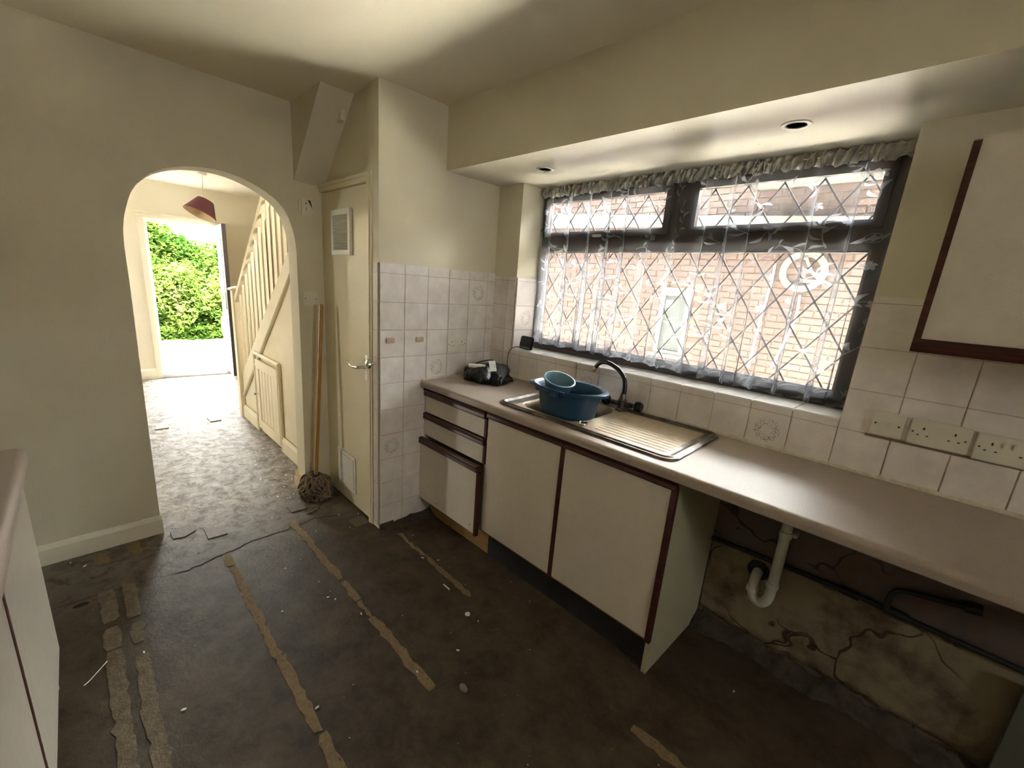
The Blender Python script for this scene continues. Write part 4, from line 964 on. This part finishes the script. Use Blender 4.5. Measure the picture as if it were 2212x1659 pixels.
# ---------------- hall: pendant ----------------
pd = thing('pendant_lamp', 'tilted burgundy drum pendant lamp hanging in the hall', 'lamp', (-3.6, -.055, H))
obj('ceiling_rose', lathe(B(), [(.042, 0), (.042, -.022), (.030, -.032), (.0, -.034)], (-3.6, -.055, H), 28), M['white'], pd, smooth=True)
obj('flex', tube(B(), [(-3.6, -.055, H-.03), (-3.6, -.062, 2.20), (-3.6, -.07, 2.06)], .004, 8), M['white'], pd)
bm = B(); rings = []
for rad, h in ((.075, .075), (.150, -.085), (.146, -.085), (.071, .075)):
    rings.append([bm.verts.new((rad*cos(2*PI*k/40), rad*sin(2*PI*k/40), h)) for k in range(40)])
for q, (a, b) in enumerate(zip(rings, rings[1:] + rings[:1])):
    for k in range(40):
        f = bm.faces.new((a[k], a[(k+1) % 40], b[(k+1) % 40], b[k])); f.material_index = 1 if q == 2 else 0
Rm = Matrix.Translation((-3.6, -.075, 2.045)) @ Matrix.Rotation(-.42, 4, 'X') @ Matrix.Rotation(-.10, 4, 'Y')
bmesh.ops.transform(bm, matrix=Rm, verts=bm.verts); sh = obj('lamp_shade', bm, [M['shade'], M['shadein']], pd, smooth=True)
bm = tube(B(), [Rm @ Vector((-.073, 0, .074)), Rm @ Vector((.073, 0, .074))], .002, 6); obj('shade_spider', bm, M['white'], pd)

# ---------------- staircase ----------------
st = thing('staircase', 'cream painted staircase with balusters seen through the arch', 'staircase', (-2.0, .3, 0))
def zt(x): return .455 + (x + 2.69)*.775            # top edge of the string
def zl(x): return zt(x) - .30                       # lower edge
bm = prism(B(), [(-2.71, zt(-2.71)), (-.93, zt(-.93)), (-.93, 1.65), (-2.71, .202)], -.044, -.010, 'xz'); obj('string_board', bm, M['stair'], st)
def mould(a, b, name='moulding', r=.014): return obj(name, tube(B(), [a, b], r, 10), M['stair'], st, smooth=True)
bm = prism(B(), [(-2.71, 0), (-.93, 0), (-.93, zt(-.93)-.2), (-2.71, zt(-2.71)-.2)], -.036, -.008, 'xz'); obj('spandrel_panel', bm, M['stair'], st)
mould((-2.67, -.046, .235), (-.95, -.046, 1.635), r=.016)
np_ = obj('newel_post', bx(-2.775, -2.690, -.075, .010, 0, 1.250, bev=.004), M['stair'], st)
bm = B(); box(bm, -2.795, -2.670, -.095, .030, 1.250, 1.268, bev=.004); vs_ = [bm.verts.new(p) for p in ((-2.790, -.09, 1.268), (-2.675, -.09, 1.268), (-2.675, .025, 1.268), (-2.790, .025, 1.268), (-2.7325, -.0325, 1.292))]
for k in range(4): bm.faces.new((vs_[k], vs_[(k+1) % 4], vs_[4]))
obj('newel_cap', bm, M['trim'], np_)
def zh(x): return 1.135 + (x + 2.70)*.80
bm = prism(B(), [(-2.69, zh(-2.69)), (-1.13, zh(-1.13)), (-1.13, zh(-1.13)+.055), (-2.69, zh(-2.69)+.055)], -.062, -.004, 'xz'); obj('handrail', bm, M['stair'], st)
x = -2.60; b0_ = None
while x < -1.0:
    z0, z1 = zt(x)-.01, min(zh(x)+.01, H-.02)
    obj('baluster', bx(x-.009, x+.009, -.042, -.024, z0, z1), M['stair'], st); x += .118
for k in range(7):
    xk = -2.68 + k*.235; zk = (k+1)*.19
    if zk > 2.0: break
    obj('tread', bx(xk-.02, xk+.235, -.01, .86, zk-.03, zk), M['stair'], st); obj('riser', bx(xk-.005, xk+.012, -.01, .86, zk-.19, zk-.03), M['stair'], st)
# understairs door
ud = thing('understairs_door', 'small cream boarded cupboard door under the stairs', 'door', (-1.87, -.05, 0))
bm = plate(rect(-2.160, -1.575, .045, .690), [rect(-2.075, -1.665, .130, .610)], .014, 'xz'); bmesh.ops.translate(bm, verts=bm.verts, vec=(0, -.062, 0)); obj('door_frame', bm, M['stair'], ud)
for k in range(5): obj('board', bx(-2.074+k*.082, -1.998+k*.082, -.056, -.048, .131, .609, bev=.002), M['stair'], ud)
kb = obj('latch', lathe(B(), [(.006, 0), (.005, -.018), (.013, -.024), (.010, -.034), (0, -.036)], (-2.115, -.062, .375), 14, 'y'), M['chrome'], ud, smooth=True); kb['label'] = 'small chrome latch knob'
for a, b in (((-2.20, -.050, 0), (-2.20, -.050, .742)), ((-2.20, -.050, .735), (-1.535, -.050, .735)), ((-1.545, -.050, .735), (-1.545, -.050, 0.0))): mould(a, b, 'door_casing', .017)

# ---------------- front door ----------------
bm = B(); box(bm, -4.88, -4.862, -.515, -.452, 0, 1.955, bev=.004); box(bm, -4.88, -4.862, .333, .395, 0, 1.955, bev=.004); box(bm, -4.88, -4.862, -.515, .395, 1.956, 2.004, bev=.004); box(bm, -4.88, -4.848, -.525, .405, 2.005, 2.022, bev=.003)
struct('trim_6', bm, M['trim'], label='moulded white architrave round the front door')
bm = B(); box(bm, -4.98, -4.92, -.455, -.420, .0, 1.955); box(bm, -4.98, -4.92, .300, .335, .0, 1.955); box(bm, -4.98, -4.92, -.42, .30, 1.92, 1.955)
struct('door_frame_1', bm, M['upvc']); struct('door_sill_1', bx(-4.99, -4.86, -.455, .335, .0, .05, bev=.006), M['upvc'])
ang = math.atan2(.262-.305, -4.37+4.88)
dm = Matrix.Translation((-4.88, .303, 0)) @ Matrix.Rotation(ang, 4, 'Z')
def lv(bm): bmesh.ops.transform(bm, matrix=dm, verts=bm.verts); return bm
d1 = struct('door_1', lv(bx(0, .50, -.022, .022, .06, 1.965, bev=.003)), M['upvc'])
obj('door_edge', lv(bx(.50, .512, -.020, .024, .06, 1.965)), M['frame'], d1)['label'] = 'dark brown outer edge'
for a, b in ((.15, .55), (.70, 1.0), (1.15, 1.80)): obj('raised_panel', lv(bx(.10, .40, -.030, -.022, a, b, bev=.004)), M['upvc'], d1)
obj('handle_plate', lv(bx(.44, .475, -.034, -.022, .93, 1.15, bev=.003)), M['chrome'], d1); obj('letter_flap', lv(bx(.15, .38, -.034, -.022, 1.05, 1.09, bev=.003)), M['chrome'], d1)
# unseen window behind the camera, added as fill light
bm = plate(rect(-.8, -.35, 1.6, 2.02), [rect(-.77, -.38, 1.63, 1.99)], .06, 'yz')
bmesh.ops.translate(bm, verts=bm.verts, vec=(5.62, 0, 0)); struct('window_fill_back', bm, M['upvc'])
tag(obj('sky_block_canopy', bx(-5.9, -4.985, -.9, .8, 2.05, 2.12, bev=.01), M['extwhite']), 'unseen flat canopy added above the front door to block sky', 'canopy')  # out of view, added to keep sky light out of the hall

# ---------------- outside: brick wall ----------------
NB = 4.60
wo = struct('wall_outside', bx(-6.5, 5.0, NB+.012, NB+.2, -.2, 3.06), M['wallout'])
bmeshes = []
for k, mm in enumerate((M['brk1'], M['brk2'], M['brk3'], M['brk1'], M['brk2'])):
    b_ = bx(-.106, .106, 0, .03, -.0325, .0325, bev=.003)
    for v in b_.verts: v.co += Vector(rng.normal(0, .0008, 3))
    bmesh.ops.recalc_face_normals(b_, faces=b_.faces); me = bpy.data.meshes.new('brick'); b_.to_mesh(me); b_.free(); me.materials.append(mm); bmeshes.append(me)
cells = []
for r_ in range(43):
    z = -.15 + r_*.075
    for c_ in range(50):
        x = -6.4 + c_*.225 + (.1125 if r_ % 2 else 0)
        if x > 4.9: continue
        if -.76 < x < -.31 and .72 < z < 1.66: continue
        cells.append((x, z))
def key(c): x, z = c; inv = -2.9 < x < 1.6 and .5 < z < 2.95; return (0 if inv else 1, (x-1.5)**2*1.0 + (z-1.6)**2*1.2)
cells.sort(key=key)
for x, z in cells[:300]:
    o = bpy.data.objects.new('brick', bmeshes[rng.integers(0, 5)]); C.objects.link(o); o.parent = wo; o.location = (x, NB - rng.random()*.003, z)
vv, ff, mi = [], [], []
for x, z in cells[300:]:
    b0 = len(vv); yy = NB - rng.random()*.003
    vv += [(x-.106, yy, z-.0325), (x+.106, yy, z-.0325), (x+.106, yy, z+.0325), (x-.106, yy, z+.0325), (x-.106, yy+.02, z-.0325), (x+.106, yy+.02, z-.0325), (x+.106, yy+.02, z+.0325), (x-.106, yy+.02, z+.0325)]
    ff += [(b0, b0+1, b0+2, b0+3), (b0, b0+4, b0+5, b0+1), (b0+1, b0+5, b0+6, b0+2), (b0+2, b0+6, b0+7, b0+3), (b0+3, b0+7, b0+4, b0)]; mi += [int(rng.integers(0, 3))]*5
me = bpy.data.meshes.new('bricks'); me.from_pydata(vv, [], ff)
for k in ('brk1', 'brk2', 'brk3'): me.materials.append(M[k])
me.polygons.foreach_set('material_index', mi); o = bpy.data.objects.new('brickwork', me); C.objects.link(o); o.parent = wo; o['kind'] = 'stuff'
bm = plate(rect(-.74, -.33, .74, 1.62), [rect(-.69, -.38, .79, 1.52)], .05, 'xz'); bmesh.ops.translate(bm, verts=bm.verts, vec=(0, NB-.04, 0)); w4 = struct('window_4', bm, M['extwhite'])
obj('pane', bx(-.69, -.38, NB-.01, NB-.004, .79, 1.52), M['greyglass'], w4); obj('notice', bx(-.67, -.58, NB-.014, NB-.011, 1.36, 1.46), M['cable'], w4)
obj('sill', bx(-.80, -.27, NB-.09, NB, .70, .74, bev=.005), M['extwhite'], w4)
bm = prism(B(), [(-4.5, 2.49), (1.5, 2.33), (1.5, 2.38), (-4.5, 2.74)], NB-.12, NB, 'xz')
tag(obj('fascia_board', bm, M['extwhite']), 'white fascia board across the neighbouring brick wall', 'board')
tag(obj('porch_canopy', bx(.22, 1.34, NB-.5, NB, 2.74, 2.90, bev=.01), M['extwhite']), 'white flat canopy on the brick wall behind the upper right panes', 'canopy')
t = thing('hose_coil', 'coiled cream hose hanging on the brick wall', 'hose', (.84, NB-.04, 1.87))
for k in range(4):
    R_ = .170 + .016*k; pts = [(.84 + R_*cos(2*PI*i/40), NB-.030-.004*(k % 2), 1.87 + R_*sin(2*PI*i/40)*.95) for i in range(41)]
    obj('loop', tube(B(), pts, .010, 8, caps=False), M['hose'], t, smooth=True)
obj('hook', bx(.825, .855, NB-.06, NB, 1.86+.13, 1.86+.17), M['extwhite'], t)
for pts, lb in (([(.80, NB-.02, 2.10), (.87, NB-.02, 1.95), (.93, NB-.02, 1.86), (1.0, NB-.02, 1.80), (1.12, NB-.02, 1.74)], 'white cable crossing the hose coil on the brick wall'),
                ([(.55, NB-.02, 1.95), (.55, NB-.02, 1.70), (.52, NB-.02, 1.3), (.50, NB-.02, .75)], 'white cable running down the brick wall left of the hose'),
                ([(.86, NB-.02, 1.62), (.87, NB-.02, 1.4), (.84, NB-.02, 1.2), (.78, NB-.02, .95), (.74, NB-.02, .78)], 'forked white cable hanging below the hose coil')):
    tag(obj('wall_cable', tube(B(), smooth_path(pts), .013, 8), M['cable'], smooth=True), lb, 'cable')

# ---------------- outside: ground, hedge, road ----------------
struct('ground', bx(-9.3, -5.0, -12, 14, -.40, -.15), M['road']); struct('ground_drive', bx(-5.0, 8, -12, 14, -.40, -.15), M['drive'])
struct('ground_verge', bx(-22, -9.3, -14, 16, -.40, -.13), M['grass'])
def foliage(name, label, cat, c, ex, n, m, leaf=.07, group=None, trunk=True, shell=.55):
    t = thing(name, label, cat, (c[0], c[1], -.13), 0, group)
    d = rng.normal(0, 1, (n, 3)); d /= np.linalg.norm(d, axis=1)[:, None]; r = (shell + (1-shell)*rng.random(n)**.6)
    lump = 1 + .16*np.sin(d[:, 1]*7 + c[1]*3)*np.cos(d[:, 2]*6 + c[0]) + .10*np.sin(d[:, 0]*11+d[:, 2]*9)
    P = d*(r*lump)[:, None]*np.array(ex) + np.array(c); P[:, 2] = np.maximum(P[:, 2], -.12)
    a = rng.normal(0, 1, (n, 3)); a[:, 2] *= .5; a /= np.linalg.norm(a, axis=1)[:, None]; b = np.cross(a, rng.normal(0, 1, (n, 3))); b /= np.linalg.norm(b, axis=1)[:, None]
    s = (leaf*(.6 + .8*rng.random(n)))[:, None]
    V = np.stack([P - a*s, P + b*s*.45, P + a*s, P - b*s*.45], 1).reshape(-1, 3)
    me = bpy.data.meshes.new('leaves'); me.from_pydata(V.tolist(), [], [(4*i, 4*i+1, 4*i+2, 4*i+3) for i in range(n)]); me.materials.append(m)
    me.transform(mworld(t).inverted()); o = bpy.data.objects.new('foliage', me); C.objects.link(o); o.parent = t; o['kind'] = 'stuff'
    if trunk:
        base = Vector((c[0], c[1], -.13))
        bm = tube(B(), smooth_path([base, base + Vector((.05, .03, .35)), base + Vector((.10, .06, .75))]), .05, 8); obj('trunk', bm, M['bark'], t, smooth=True)
        for k in range(7):
            a_ = 2*PI*k/7 + rng.random(); q = base + Vector((.08, .05, .45 + .05*k)); e = Vector((ex[0]*.7*cos(a_), ex[1]*.7*sin(a_), ex[2]*.75))
            obj('branch', tube(B(), smooth_path([q, q + e*.4 + Vector((0, 0, .05)), q + e]), [.022]*4 + [.015]*4 + [.008], 6), M['bark'], t, smooth=True)
    return t
foliage('bush', 'rounded yellow-green shrub with bare branches at the middle of the doorway', 'shrub', (-10.0, .45, .62), (.75, .85, .85), 9000, M['leafA'], .055)
foliage('bush', 'low leafy green shrub at the right of the doorway', 'shrub', (-9.9, 1.45, .45), (.6, .7, .72), 7000, M['leafA'], .05)
foliage('bush', 'dark green shrub at the left foot of the doorway view', 'shrub', (-10.1, -.55, .30), (.6, .7, .75), 6000, M['leafB'], .05)
foliage('bush', 'low green ground plants along the road edge', 'shrub', (-9.6, .6, -.05), (.3, 1.6, .22), 6000, M['leafB'], .045, trunk=False)
foliage('tree', 'tall bright green tree rising at the left of the doorway', 'tree', (-11.6, -.45, 1.6), (1.0, 1.0, 1.45), 14000, M['leafB'], .075)
foliage('tree', 'mid green tree behind the shrubs in the doorway', 'tree', (-12.0, 1.0, 1.05), (1.0, 1.1, 1.05), 12000, M['leafB'], .07)
foliage('tree', 'green tree behind the shrubs at the right of the doorway', 'tree', (-12.2, 2.6, 1.0), (1.1, 1.2, 1.15), 11000, M['leafA'], .07)
foliage('tree', 'broad dark tree at the far left beyond the road', 'tree', (-12.6, -2.6, 1.6), (1.4, 1.5, 1.9), 11000, M['leafB'], .08)
t = thing('road_barrier', 'orange plastic barrier foot standing on the road outside', 'barrier', (-8.3, .96, -.15))
obj('barrier_panel', bx(-8.32, -8.28, .93, 1.9, .10, .45, bev=.01), M['red'], t); obj('foot', bx(-8.42, -8.18, .97, 1.07, -.15, .12, bev=.01), M['red'], t); obj('foot', bx(-8.42, -8.18, 1.7, 1.8, -.15, .12, bev=.01), M['red'], t)
